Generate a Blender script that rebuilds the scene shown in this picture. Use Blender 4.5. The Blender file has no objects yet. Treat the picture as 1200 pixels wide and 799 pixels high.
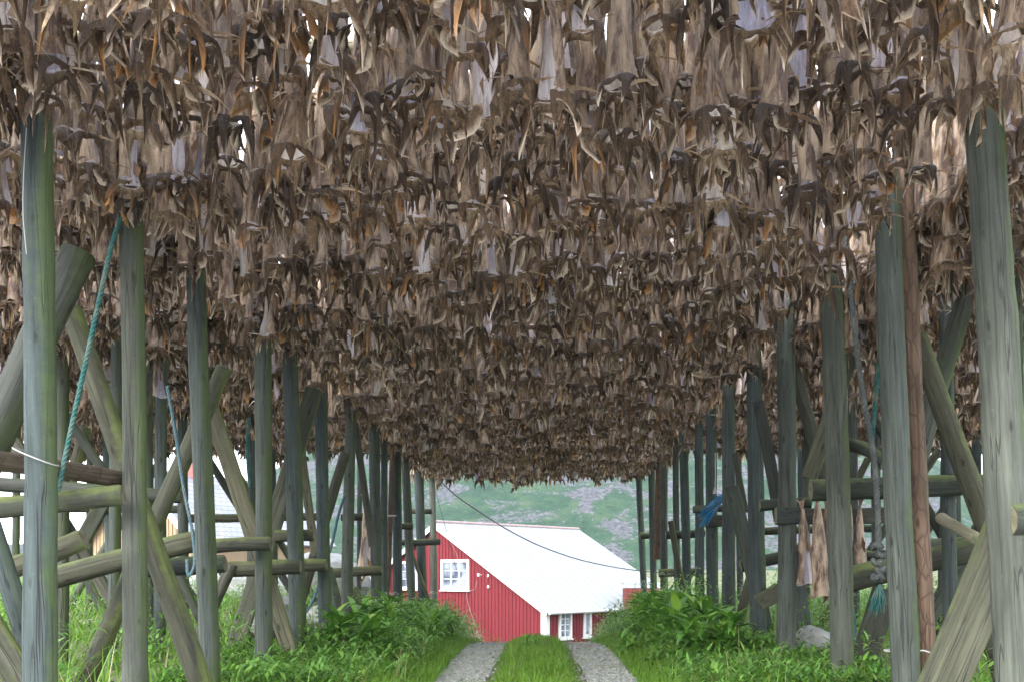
import bpy, math, random
import numpy as np
from mathutils import Vector, Matrix

random.seed(7)
rng = np.random.default_rng(11)
R = math.radians
scene = bpy.context.scene
COL = scene.collection
F, VX, VY, CZ = 1250.0, 628.0, 670.0, 1.25       # focal length in photo pixels, vanishing point, eye height


def P(px, py, d):
    """a photo pixel at a distance d down the track, as a point of the place"""
    return Vector(((px - VX) * d / F, d, CZ + (VY - py) * d / F))


def proj(x, y, z):
    return VX + x * F / y, VY - (z - CZ) * F / y


def sstep(a, b, x):
    t = np.clip((x - a) / (b - a), 0, 1)
    return t * t * (3 - 2 * t)


# ------------------------------------------------------------------ objects
def tag(o, label=None, cat=None, group=None, kind=None):
    if label: o['label'] = label
    if cat: o['category'] = cat
    if group: o['group'] = group
    if kind: o['kind'] = kind
    return o


def link(name, me, parent=None):
    o = bpy.data.objects.new(name, me)
    COL.objects.link(o)
    if parent is not None: o.parent = parent
    return o


def empty(name, loc=(0, 0, 0), rz=0.0):
    o = link(name, None)
    o.location = loc
    o.rotation_euler = (0, 0, rz)
    return o


def np_mesh(name, V, Q, mat, attrs=None, smooth=True, mats=None, midx=None):
    """all-quad mesh from arrays"""
    V = np.ascontiguousarray(V, np.float32); Q = np.ascontiguousarray(Q, np.int32)
    me = bpy.data.meshes.new(name)
    me.vertices.add(len(V)); me.vertices.foreach_set('co', V.ravel())
    n = len(Q)
    me.loops.add(n * 4); me.loops.foreach_set('vertex_index', Q.ravel())
    me.polygons.add(n)
    me.polygons.foreach_set('loop_start', np.arange(0, n * 4, 4, dtype=np.int32))
    me.polygons.foreach_set('loop_total', np.full(n, 4, np.int32))
    me.polygons.foreach_set('use_smooth', np.full(n, smooth, bool))
    for m in (mats or [mat]): me.materials.append(m)
    if midx is not None: me.polygons.foreach_set('material_index', np.asarray(midx, np.int32))
    for k, a in (attrs or {}).items():
        at = me.attributes.new(k, 'FLOAT', 'POINT')
        at.data.foreach_set('value', np.ascontiguousarray(a, np.float32))
    me.update(calc_edges=True)
    me.validate()
    return me


class MB:
    """collects faces of any size for one mesh object"""
    def __init__(s): s.v, s.f, s.m, s.sm = [], [], [], []

    def add(s, vs, fs, mi=0, smooth=False):
        b = len(s.v)
        s.v += [tuple(v) for v in vs]
        for f in fs:
            s.f.append([i + b for i in f]); s.m.append(mi); s.sm.append(smooth)

    def box(s, c, sx, sy, sz, M=None, mi=0):
        vs = [Vector((x * sx / 2, y * sy / 2, z * sz / 2)) for x in (-1, 1) for y in (-1, 1) for z in (-1, 1)]
        vs = [(M @ v if M else v) + Vector(c) for v in vs]
        s.add(vs, [(0, 1, 3, 2), (4, 6, 7, 5), (0, 4, 5, 1), (2, 3, 7, 6), (0, 2, 6, 4), (1, 5, 7, 3)], mi)

    def tube(s, pts, rad, n=8, caps=True, mi=0, capmi=None):
        pts = [Vector(p) for p in pts]
        if not hasattr(rad, '__len__'): rad = [rad] * len(pts)
        rings = []; u = None
        for i, p in enumerate(pts):
            t = (pts[min(i + 1, len(pts) - 1)] - pts[max(i - 1, 0)]).normalized()
            if u is None:
                u = t.cross(Vector((0, 0, 1)) if abs(t.z) < .9 else Vector((1, 0, 0))).normalized()
            u = (u - t * u.dot(t)).normalized()
            w = t.cross(u)
            rings.append([p + (u * math.cos(2 * math.pi * k / n) + w * math.sin(2 * math.pi * k / n)) * rad[i] for k in range(n)])
        vs = [v for r in rings for v in r]
        fs = [(i * n + k, i * n + (k + 1) % n, (i + 1) * n + (k + 1) % n, (i + 1) * n + k) for i in range(len(pts) - 1) for k in range(n)]
        s.add(vs, fs, mi, True)
        if caps:
            cm = mi if capmi is None else capmi
            s.add(rings[0], [tuple(reversed(range(n)))], cm)
            s.add(rings[-1], [tuple(range(n))], cm)

    def build(s, name, mats, parent=None):
        me = bpy.data.meshes.new(name)
        me.from_pydata(s.v, [], s.f)
        for m in (mats if isinstance(mats, (list, tuple)) else [mats]): me.materials.append(m)
        me.polygons.foreach_set('material_index', s.m)
        me.polygons.foreach_set('use_smooth', s.sm)
        me.update()
        return link(name, me, parent)


# ------------------------------------------------------------------ materials
def mat(name):
    m = bpy.data.materials.new(name); m.use_nodes = True
    nt = m.node_tree; nt.nodes.clear()
    return m, nt


class N:
    def __init__(s, nt): s.nt = nt

    def n(s, t, ins=None, **kw):
        nd = s.nt.nodes.new(t)
        for k, v in kw.items(): setattr(nd, k, v)
        for k, v in (ins or {}).items():
            if hasattr(v, 'is_output') or isinstance(v, bpy.types.NodeSocket): s.nt.links.new(v, nd.inputs[k])
            else: nd.inputs[k].default_value = v
        return nd

    def math(s, op, a, b=0.5, clamp=False):
        return s.n('ShaderNodeMath', {0: a, 1: b}, operation=op, use_clamp=clamp).outputs[0]

    def ramp(s, fac, stops, interp='LINEAR'):
        nd = s.n('ShaderNodeValToRGB', {'Fac': fac}); cr = nd.color_ramp; cr.interpolation = interp
        while len(cr.elements) < len(stops): cr.elements.new(0.5)
        for e, (p, c) in zip(cr.elements, stops):
            e.position = p; e.color = (*c, 1) if len(c) == 3 else c
        return nd.outputs['Color']

    def mix(s, f, a, b, bt='MIX'):
        nd = s.n('ShaderNodeMix', data_type='RGBA', blend_type=bt)
        for k, v in ((0, f), (6, a), (7, b)):
            if isinstance(v, bpy.types.NodeSocket): s.nt.links.new(v, nd.inputs[k])
            else: nd.inputs[k].default_value = v if k == 0 or len(v) == 4 else (*v, 1)
        return nd.outputs[2]

    def noise(s, vec, scale, detail=3, rough=.55, dist=0.0):
        return s.n('ShaderNodeTexNoise', {'Vector': vec, 'Scale': scale, 'Detail': detail, 'Roughness': rough, 'Distortion': dist}).outputs['Fac']

    def maprange(s, v, a, b, c=0., d=1.):
        return s.n('ShaderNodeMapRange', {0: v, 1: a, 2: b, 3: c, 4: d}).outputs[0]

    def stretch(s, vec, sc, loc=None):
        i = {'Vector': vec, 'Scale': sc}
        if loc is not None: i['Location'] = loc
        return s.n('ShaderNodeMapping', i).outputs[0]

    def bump(s, h, strength, dist=.01):
        return s.n('ShaderNodeBump', {'Height': h, 'Strength': strength, 'Distance': dist}).outputs[0]

    def out(s, sh): s.n('ShaderNodeOutputMaterial', {'Surface': sh})

    def bsdf(s, col, rough=.8, nrm=None, spec=.3, **kw):
        i = {'Base Color': col if isinstance(col, bpy.types.NodeSocket) else (*col, 1), 'Roughness': rough, 'Specular IOR Level': spec}
        if nrm is not None: i['Normal'] = nrm
        i.update(kw)
        return s.n('ShaderNodeBsdfPrincipled', i).outputs[0]


def wood_mat(name, c_lo, c_hi, moss=.55, mosscol=(.055, .078, .02), bark=False):
    c_lo = tuple(x * .78 for x in c_lo); c_hi = tuple(x * .8 for x in c_hi)
    m, nt = mat(name); q = N(nt)
    tc = q.n('ShaderNodeTexCoord').outputs['Object']
    rnd = q.n('ShaderNodeObjectInfo').outputs['Random']
    off = q.n('ShaderNodeCombineXYZ', {0: q.math('MULTIPLY', rnd, 37.), 1: q.math('MULTIPLY', rnd, 91.), 2: q.math('MULTIPLY', rnd, 53.)}).outputs[0]
    v = q.n('ShaderNodeVectorMath', {0: tc, 1: off}, operation='ADD').outputs[0]
    grain = q.noise(q.stretch(v, (38, 38, 1.6)), 1., 4, .65)
    fine = q.noise(q.stretch(v, (120, 120, 5)), 1., 2)
    big = q.noise(q.stretch(v, (3.2, 3.2, .9)), 1., 4, .6, .6)
    mottle = q.noise(v, 9., 4, .6)
    col = q.ramp(grain, [(.25, c_lo), (.72, c_hi)])
    col = q.mix(q.maprange(big, .35, .7, 0, .65), col, tuple(x * .62 for x in c_lo))
    tint = q.mix(rnd, (.74, .84, .90), (1.22, 1.12, .96))
    col = q.mix(1., col, tint, 'MULTIPLY')
    # knots and dark flecks
    vor = q.n('ShaderNodeTexVoronoi', {'Vector': q.stretch(v, (9, 9, 3.2)), 'Scale': 1.}).outputs['Distance']
    knot = q.maprange(vor, .07, .17, .75, 0)
    col = q.mix(knot, col, tuple(x * .3 for x in c_lo))
    # long drying cracks
    crack = q.noise(q.stretch(v, (16, 16, .55)), 1., 2, .4)
    ck = q.maprange(q.math('ABSOLUTE', q.math('SUBTRACT', crack, .5)), .0, .014, .85, 0)
    col = q.mix(ck, col, (.02, .02, .018))
    # algae on the damp side and on upper faces
    nrm = q.n('ShaderNodeNewGeometry').outputs['Normal']
    sp = q.n('ShaderNodeSeparateXYZ', {0: nrm})
    side = q.math('MAXIMUM', q.math('MULTIPLY', sp.outputs[0], .95), q.math('MULTIPLY', sp.outputs[2], .8))
    a = q.math('ADD', q.math('MULTIPLY', side, .75), q.math('MULTIPLY', q.math('SUBTRACT', big, .5), 1.5))
    alg = q.maprange(q.math('ADD', a, q.math('MULTIPLY', q.math('SUBTRACT', mottle, .5), .6)), .22, .75, 0, moss)
    mcol = q.mix(mottle, mosscol, tuple(x * 1.5 for x in mosscol))
    col = q.mix(alg, col, mcol)
    # pale lichen specks
    lich = q.maprange(q.noise(v, 30., 4, .6), .62, .74, 0, .3)
    col = q.mix(q.math('MULTIPLY', lich, .5), col, (.16, .18, .15))
    h = q.math('ADD', q.math('MULTIPLY', grain, .8), q.math('ADD', q.math('MULTIPLY', fine, .3), q.math('MULTIPLY', ck, -1.6)))
    if bark:
        pl = q.n('ShaderNodeTexVoronoi', {'Vector': q.stretch(v, (14, 14, 5)), 'Scale': 1.}, feature='DISTANCE_TO_EDGE').outputs['Distance']
        col = q.mix(q.maprange(pl, 0, .08, .6, 0), col, (.03, .02, .016))
        h = q.math('ADD', h, q.maprange(pl, 0, .15, -1., 0))
    q.out(q.bsdf(col, .85, q.bump(h, .7, .006), .2))
    return m


def simple(name, col, rough=.7, var=.15, scale=6., spec=.3, bump=0.):
    m, nt = mat(name); q = N(nt)
    tc = q.n('ShaderNodeTexCoord').outputs['Object']
    nz = q.noise(tc, scale, 4, .6)
    c = q.mix(nz, tuple(x * (1 - var * 1.6) for x in col), tuple(min(1, x * (1 + var)) for x in col))
    q.out(q.bsdf(c, rough, q.bump(nz, bump, .01) if bump else None, spec))
    return m


M = {}
M['post'] = wood_mat('weathered_wood', (.032, .039, .036), (.102, .119, .111), .6)
M['log'] = wood_mat('green_log', (.028, .030, .022), (.080, .084, .062), .8, (.085, .105, .03))
M['plank'] = wood_mat('weathered_plank', (.042, .046, .034), (.118, .122, .092), .65, (.10, .125, .035))
M['dark'] = wood_mat('dark_wet_log', (.03, .031, .028), (.085, .088, .075), .45)
M['bark'] = wood_mat('brown_bark_pole', (.085, .052, .035), (.21, .135, .095), .12, bark=True)
M['lichen'] = wood_mat('lichened_log', (.17, .16, .12), (.38, .36, .29), .3)


def cut_mat():
    m, nt = mat('cut_wood_end'); q = N(nt)
    tc = q.n('ShaderNodeTexCoord').outputs['Object']
    w = q.n('ShaderNodeTexWave', {'Vector': q.stretch(tc, (1, 1, .05)), 'Scale': 26., 'Distortion': 2.}, wave_type='RINGS', rings_direction='Z').outputs['Fac']
    nz = q.noise(tc, 14., 3)
    c = q.mix(w, (.10, .09, .06), (.20, .18, .12))
    q.out(q.bsdf(q.mix(q.maprange(nz, .4, .65), c, (.07, .075, .045)), .9, None, .1))
    return m


M['cut'] = cut_mat()


def fish_mat():
    m, nt = mat('dried_cod_skin'); q = N(nt)
    tone = q.n('ShaderNodeAttribute', attribute_name='tone').outputs['Fac']
    part = q.n('ShaderNodeAttribute', attribute_name='part').outputs['Fac']
    amb = q.n('ShaderNodeAttribute', attribute_name='amber').outputs['Fac']
    geo = q.n('ShaderNodeNewGeometry')
    tc = q.n('ShaderNodeTexCoord').outputs['Object']
    streak = q.noise(q.stretch(tc, (52, 52, 4.5)), 1., 4, .7)
    fine = q.noise(q.stretch(tc, (190, 190, 26)), 1., 3, .6)
    blot = q.noise(q.stretch(tc, (20, 20, 5)), 1., 5, .7, .4)
    fib = q.noise(tc, 62., 4, .7, 1.2)
    body = q.ramp(tone, [(0., (.60, .54, .50)), (.16, (.84, .79, .77)), (.34, (.76, .72, .82)), (.5, (.50, .50, .66)), (.62, (.88, .84, .81)),
                         (.78, (.64, .60, .70)), (.9, (.44, .35, .31)), (1., (.84, .78, .75))])
    body = q.mix(q.maprange(streak, .49, .60, .0, .55), body, (.27, .21, .21))
    body = q.mix(q.maprange(blot, .52, .64, 0, .5), body, (.88, .84, .80))
    body = q.mix(q.maprange(blot, .44, .34, 0, .4), body, (.46, .40, .47))
    body = q.mix(q.maprange(fine, .54, .7, 0, .25), body, (.28, .22, .19))
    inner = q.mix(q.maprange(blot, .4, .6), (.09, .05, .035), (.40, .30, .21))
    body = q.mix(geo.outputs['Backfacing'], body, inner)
    flap = q.ramp(q.math('FRACT', q.math('MULTIPLY', tone, 7.3)), [(0., (.17, .115, .068)), (.25, (.33, .24, .155)), (.45, (.07, .047, .033)), (.6, (.13, .086, .052)), (.75, (.25, .175, .105)), (.9, (.50, .39, .27)), (1., (.22, .155, .098))])
    flap = q.mix(q.maprange(streak, .42, .6, 0, .7), flap, (.06, .042, .03))
    flap = q.mix(q.maprange(fib, .57, .68, 0, .5), flap, (.56, .45, .33))
    flap = q.mix(q.maprange(fib, .46, .36, 0, .7), flap, (.045, .033, .026))
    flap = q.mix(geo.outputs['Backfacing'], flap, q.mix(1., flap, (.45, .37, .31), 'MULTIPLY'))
    flap = q.mix(q.maprange(part, 1.35, 1.9, 0, .75), flap, (.78, .67, .54))
    fa = q.maprange(part, .35, .8)
    col = q.mix(fa, body, flap)
    col = q.mix(q.math('MULTIPLY', amb, .7), col, (.48, .24, .085))
    h = q.math('ADD', q.math('ADD', streak, q.math('MULTIPLY', fib, .8)), q.math('ADD', blot, q.math('MULTIPLY', fine, .4)))
    b = q.bsdf(col, .5, q.bump(h, 1., .013), .45)
    tr = q.n('ShaderNodeBsdfTranslucent', {'Color': q.mix(amb, q.mix(1., col, (1., .78, .5), 'MULTIPLY'), (.9, .42, .09))}).outputs[0]
    f = q.math('ADD', q.math('ADD', .12, q.math('MULTIPLY', fa, .10)), q.math('MULTIPLY', amb, .3))
    q.out(q.n('ShaderNodeMixShader', {0: f, 1: b, 2: tr}).outputs[0])
    return m


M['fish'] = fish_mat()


def leaf_mat(name, stops, trans=.3, rough=.5, spec=.4):
    m, nt = mat(name); q = N(nt)
    tone = q.n('ShaderNodeAttribute', attribute_name='tone').outputs['Fac']
    tc = q.n('ShaderNodeTexCoord').outputs['Object']
    c = q.ramp(tone, [(p, tuple(x * .84 for x in col)) for p, col in stops])
    c = q.mix(q.maprange(q.noise(tc, 1.1, 3), .35, .7, 0, .5), c, q.mix(1., c, (.62, .72, .55), 'MULTIPLY'))
    b = q.bsdf(c, rough, None, spec)
    t = q.n('ShaderNodeBsdfTranslucent', {'Color': q.mix(1., c, (1.05, 1.12, .6), 'MULTIPLY')}).outputs[0]
    q.out(q.n('ShaderNodeMixShader', {0: trans, 1: b, 2: t}).outputs[0])
    return m


M['grass'] = leaf_mat('grass_blades', [(0, (.075, .16, .015)), (.5, (.125, .255, .022)), (.9, (.18, .32, .035)), (1, (.28, .30, .10))], .35)
M['leaf'] = leaf_mat('broad_leaves', [(0, (.065, .17, .027)), (.5, (.115, .28, .04)), (.85, (.19, .38, .05)), (1, (.28, .42, .07))], .28, .45, .5)
M['herb'] = leaf_mat('herb_leaves', [(0, (.065, .17, .035)), (.5, (.125, .28, .045)), (1, (.21, .37, .06))], .3)
M['umbel'] = leaf_mat('white_umbels', [(0, (.5, .55, .42)), (1, (.75, .77, .68))], .3)


def ground_mat():
    m, nt = mat('meadow_ground'); q = N(nt)
    tc = q.n('ShaderNodeTexCoord').outputs['Object']
    a = q.noise(tc, .35, 5, .6); b = q.noise(tc, 5., 5, .65)
    c = q.mix(q.maprange(a, .35, .65), (.06, .10, .018), (.095, .15, .028))
    c = q.mix(q.maprange(b, .45, .7, 0, .75), c, (.055, .05, .028))
    c = q.mix(q.maprange(a, .3, .6, .2, .75), c, (.13, .115, .085))
    yy = q.n('ShaderNodeSeparateXYZ', {0: tc}).outputs[1]
    bounce_zone = q.maprange(q.math('ADD', yy, q.math('MULTIPLY', b, 1.5)), 6.2, 8.0, 1., 0.)  # pale gravel added out of view to bounce light up onto the fish
    vst = q.n('ShaderNodeTexVoronoi', {'Vector': tc, 'Scale': 30.}).outputs['Color']
    bounce_gravel = q.mix(q.n('ShaderNodeSeparateColor', {0: vst}).outputs[0], (.36, .345, .32), (.56, .54, .51))
    c = q.mix(bounce_zone, c, bounce_gravel)
    q.out(q.bsdf(c, .95, q.bump(b, .8, .05), .1))
    return m


def track_mat():
    m, nt = mat('gravel_wheel_track'); q = N(nt)
    tc = q.n('ShaderNodeTexCoord').outputs['Object']
    v = q.n('ShaderNodeTexVoronoi', {'Vector': tc, 'Scale': 24.})
    stone = q.ramp(q.n('ShaderNodeSeparateColor', {0: v.outputs['Color']}).outputs[0], [(0, (.16, .165, .14)), (.6, (.27, .275, .245)), (1, (.44, .44, .41))])
    big = q.noise(tc, 2.6, 5, .65)
    c = q.mix(q.maprange(big, .42, .62, 0, .7), stone, (.16, .21, .10))
    c = q.mix(q.maprange(q.noise(tc, 9., 4), .6, .72, 0, .8), c, (.055, .10, .02))
    h = q.math('SUBTRACT', q.math('MULTIPLY', big, .8), v.outputs['Distance'])
    q.out(q.bsdf(c, .9, q.bump(h, .8, .02), .25))
    return m


def hill_mat():
    m, nt = mat('hillside_grass_and_scree'); q = N(nt)
    tc = q.n('ShaderNodeTexCoord').outputs['Object']
    rot = q.n('ShaderNodeMapping', {'Vector': tc, 'Rotation': (0, R(33), 0), 'Scale': (.6, .04, 1.6)}).outputs[0]
    a = q.noise(rot, .12, 6, .64, .8)
    b = q.noise(tc, .22, 6, .7); c3 = q.noise(tc, 1.1, 5, .75); c4 = q.noise(tc, 3.4, 3, .7)
    g = q.ramp(b, [(.3, (.024, .070, .042)), (.5, (.044, .110, .058)), (.68, (.095, .155, .07))])
    g = q.mix(q.maprange(c3, .52, .66, 0, .7), g, (.014, .040, .022))
    rk = q.ramp(q.math('ADD', q.math('MULTIPLY', c3, .6), q.math('MULTIPLY', c4, .4)), [(.38, (.045, .048, .056)), (.5, (.14, .14, .158)), (.62, (.25, .245, .265))])
    k = q.math('ADD', a, q.math('MULTIPLY', q.math('SUBTRACT', c3, .5), .42))
    col = q.mix(q.maprange(k, .50, .545), g, rk)
    q.out(q.bsdf(col, .95, q.bump(q.math('ADD', b, q.math('ADD', c3, c4)), 1., 2.2), .1))
    return m


def boards_mat(name, col, var=.12, worn=(.5, .4, .36), wornf=.25):
    m, nt = mat(name); q = N(nt)
    tc = q.n('ShaderNodeTexCoord').outputs['Object']
    s = q.noise(q.stretch(tc, (9, 9, .5)), 1., 4, .6)
    c = q.mix(s, tuple(x * (1 - 2 * var) for x in col), tuple(x * (1 + var) for x in col))
    c = q.mix(q.maprange(q.noise(q.stretch(tc, (5, 5, 2)), 1.6, 5, .7), .6, .78, 0, wornf), c, worn)
    q.out(q.bsdf(c, .75, q.bump(s, .3, .01), .25))
    return m


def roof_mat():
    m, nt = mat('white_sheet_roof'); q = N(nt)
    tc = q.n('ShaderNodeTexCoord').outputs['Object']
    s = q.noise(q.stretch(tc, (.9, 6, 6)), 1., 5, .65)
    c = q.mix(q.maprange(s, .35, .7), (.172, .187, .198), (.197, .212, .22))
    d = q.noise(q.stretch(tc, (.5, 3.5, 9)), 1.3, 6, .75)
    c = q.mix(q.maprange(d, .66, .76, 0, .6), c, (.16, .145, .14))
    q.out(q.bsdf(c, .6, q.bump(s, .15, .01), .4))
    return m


def slate_mat():
    m, nt = mat('grey_slate_roof'); q = N(nt)
    tc = q.n('ShaderNodeTexCoord').outputs['UV']
    br = q.n('ShaderNodeTexBrick', {'Vector': tc, 'Color1': (.17, .18, .20, 1), 'Color2': (.25, .26, .28, 1), 'Mortar': (.10, .10, .11, 1),
                                   'Scale': 1., 'Mortar Size': .018, 'Brick Width': .34, 'Row Height': .24})
    q.out(q.bsdf(br.outputs['Color'], .6, q.bump(br.outputs['Fac'], -.5, .02), .4))
    return m


def glass_mat():
    m, nt = mat('window_glass'); q = N(nt)
    tc = q.n('ShaderNodeTexCoord').outputs['Object']
    c = q.mix(q.maprange(q.noise(tc, 2.2, 2), .4, .6), (.05, .065, .09), (.20, .23, .28))
    q.out(q.bsdf(c, .08, None, .6))
    return m


M['ground'] = ground_mat(); M['track'] = track_mat(); M['hill'] = hill_mat()
M['red'] = boards_mat('red_painted_boards', (.125, .012, .0175), .17, (.20, .075, .075), .5)
M['ochre'] = boards_mat('ochre_boards', (.25, .175, .105), .14)
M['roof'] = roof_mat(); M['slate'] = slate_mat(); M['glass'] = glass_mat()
M['white'] = simple('white_paint', (.46, .46, .455), .6, .06, 3.)
M['greymetal'] = simple('grey_gutter_metal', (.42, .43, .45), .5, .1)
M['rust'] = simple('rusty_pink_sheet', (.26, .19, .185), .7, .3, 5.)
M['rock'] = simple('grey_boulder', (.27, .27, .26), .9, .35, 5., .2, .9)
M['wire'] = simple('black_cable', (.03, .03, .035), .6)
M['twine'] = simple('pale_twine', (.30, .30, .28), .8, .1, 40.)
M['brick'] = simple('dull_red_brick', (.24, .095, .085), .9, .3, 9.)


def rope_mat(name, col):
    m, nt = mat(name); q = N(nt)
    tc = q.n('ShaderNodeTexCoord').outputs['Object']
    n1 = q.noise(tc, 90., 3); n2 = q.noise(tc, 7., 3)
    c = q.mix(n1, tuple(x * .45 for x in col), tuple(x * 1.35 for x in col))
    c = q.mix(q.maprange(n2, .45, .7, 0, .5), c, (.14, .15, .12))
    q.out(q.bsdf(c, .85, q.bump(n1, .6, .004), .2))
    return m


M['teal'] = rope_mat('teal_rope', (.022, .085, .078))
M['greyrope'] = rope_mat('grey_rope', (.06, .066, .066))
M['bluerope'] = rope_mat('blue_rope', (.07, .125, .15))
M['blue'] = rope_mat('blue_net_cord', (.010, .115, .24))


# ------------------------------------------------------------------ terrain
def gz(x, y):
    x = np.asarray(x, float); y = np.asarray(y, float)
    path = np.interp(y, [-60, 0, 9, 13.5, 15.5, 18, 22, 28, 36, 42, 60, 90, 140], [0, 0, .12, .175, .165, .05, -.25, -.95, -1.75, -2.1, -2.2, -1.4, 1.0])
    sideR = np.interp(y, [-60, 0, 10, 25, 31, 42, 60, 90, 140], [0, 0, .12, .42, .25, -2.1, -2.2, -1.2, 1.5])
    sideL = np.interp(y, [-60, 0, 10, 25, 40, 60, 90, 140], [0, 0, .12, .45, .65, .5, .3, 1.5])
    wl = sstep(-9.6, -11.6, x)
    side = sideR * (1 - wl) + sideL * wl
    w = sstep(2.0, 5.2, np.abs(x))
    z = path * (1 - w) + side * w
    bump = .05 * np.sin(x * 1.7 + y * .6) * np.sin(y * 1.1 - x * .4) * sstep(2.2, 4., np.abs(x))
    crown = .05 * (1 - sstep(.25, .5, np.abs(x))) + .07 * sstep(1.05, 1.7, np.abs(x))
    return z + bump + crown * sstep(60, 30, y)


def grid_mesh(name, xs, ys, zf, m):
    X, Y = np.meshgrid(xs, ys); Z = zf(X, Y)
    V = np.stack([X, Y, Z], -1).reshape(-1, 3)
    ny, nx = X.shape
    i = np.arange(ny - 1)[:, None] * nx + np.arange(nx - 1)[None]
    Q = np.stack([i, i + 1, i + nx + 1, i + nx], -1).reshape(-1, 4)
    return np_mesh(name, V, Q, m)


xs = np.unique(np.concatenate([np.linspace(-400, -30, 24), np.linspace(-30, -5, 42), np.linspace(-5, 5, 101), np.linspace(5, 30, 42), np.linspace(30, 400, 24)]))
ysn = np.unique(np.concatenate([np.linspace(-90, 0, 12), np.linspace(0, 32, 161), np.linspace(32, 70, 60), np.linspace(70, 150, 22)]))
g = link('ground', grid_mesh('ground', xs, ysn, gz, M['ground'])); g['kind'] = 'structure'


def track(xc, seed):
    r = np.random.default_rng(seed)
    ys = np.linspace(0, 32, 161)
    nz = np.convolve(r.normal(0, 1, 175), np.ones(15) / 15, 'valid')
    nz2 = np.convolve(r.normal(0, 1, 175), np.ones(15) / 15, 'valid')
    V = []
    for k in range(9):
        u = k / 4 - 1
        x = xc + u * .27 + (nz if u < 0 else nz2) * .12 * abs(u)
        V.append(np.stack([x, ys, gz(x, ys) + .012 - .004 * abs(u)], -1))
    V = np.stack(V, 1).reshape(-1, 3)
    i = np.arange(160)[:, None] * 9 + np.arange(8)[None]
    Q = np.stack([i, i + 1, i + 10, i + 9], -1).reshape(-1, 4)
    o = link('gravel_path', np_mesh('gravel_path', V, Q, M['track'])); o['kind'] = 'structure'


track(-.76, 3); track(.76, 4)


def pebbles():
    n = 2600
    x = np.where(rng.random(n) < .5, -.76, .76) + rng.normal(0, .19, n); y = 8.5 + 11 * rng.random(n) ** 1.2
    s = rng.uniform(.006, .02, n) * np.where(rng.random(n) < .06, 2., 1.)
    cu = np.array([(a, b, c) for a in (-1, 1) for b in (-1, 1) for c in (-1, 1)], float)
    V = cu[None] * rng.uniform(.55, 1.1, (n, 8, 3)) * s[:, None, None]; V[..., 2] *= .6
    an = rng.uniform(0, 6.28, n)[:, None]; c_, s_ = np.cos(an), np.sin(an)
    X = V[..., 0] * c_ - V[..., 1] * s_ + x[:, None]; Y = V[..., 0] * s_ + V[..., 1] * c_ + y[:, None]; Z = V[..., 2] + (gz(x, y) + .014)[:, None]
    f = np.array([(0, 1, 3, 2), (4, 6, 7, 5), (0, 4, 5, 1), (2, 3, 7, 6), (0, 2, 6, 4), (1, 5, 7, 3)])
    Q = (np.arange(n)[:, None, None] * 8 + f[None]).reshape(-1, 4)
    o = link('gravel_stones', np_mesh('gravel_stones', np.stack([X, Y, Z], -1).reshape(-1, 3), Q, M['stone'], smooth=False))
    tag(o, 'loose small grey stones lying in the wheel ruts', 'gravel', None, 'stuff')


M['stone'] = simple('small_grey_stone', (.26, .26, .24), .9, .4, 40.)
pebbles()


def hz(x, y):
    ridge = np.interp(x / .78, [-520, -260, -150, -105, -60, 0, 60, 110, 160, 260, 520], [6, 6, 8, 14, 44, 64, 66, 42, 12, 6, 6])
    t = np.clip((y - 150) / 125, 0, 1)
    z = -2 + (ridge + 2) * (t ** 1.15)
    z += t * (3.2 * np.sin(x * .045 + y * .021) * np.sin(y * .033 - x * .013) + 1.5 * np.sin(x * .13 + 1.3) * np.sin(y * .11) + .7 * np.sin(x * .31 + y * .12) * np.sin(y * .27 + x * .09))
    return z * np.where(y > 285, np.clip((430 - y) / 145, 0, 1), 1.)


h = link('hills', grid_mesh('hills', np.linspace(-520, 520, 261), np.linspace(112, 430, 200), hz, M['hill'])); h['kind'] = 'structure'


# ------------------------------------------------------------------ timber
def frame_z(d):
    d = d.normalized()
    u = d.cross(Vector((0, 1, 0)) if abs(d.y) < .8 else Vector((1, 0, 0))).normalized()
    return Matrix((u, d.cross(u), d)).transposed()


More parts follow.
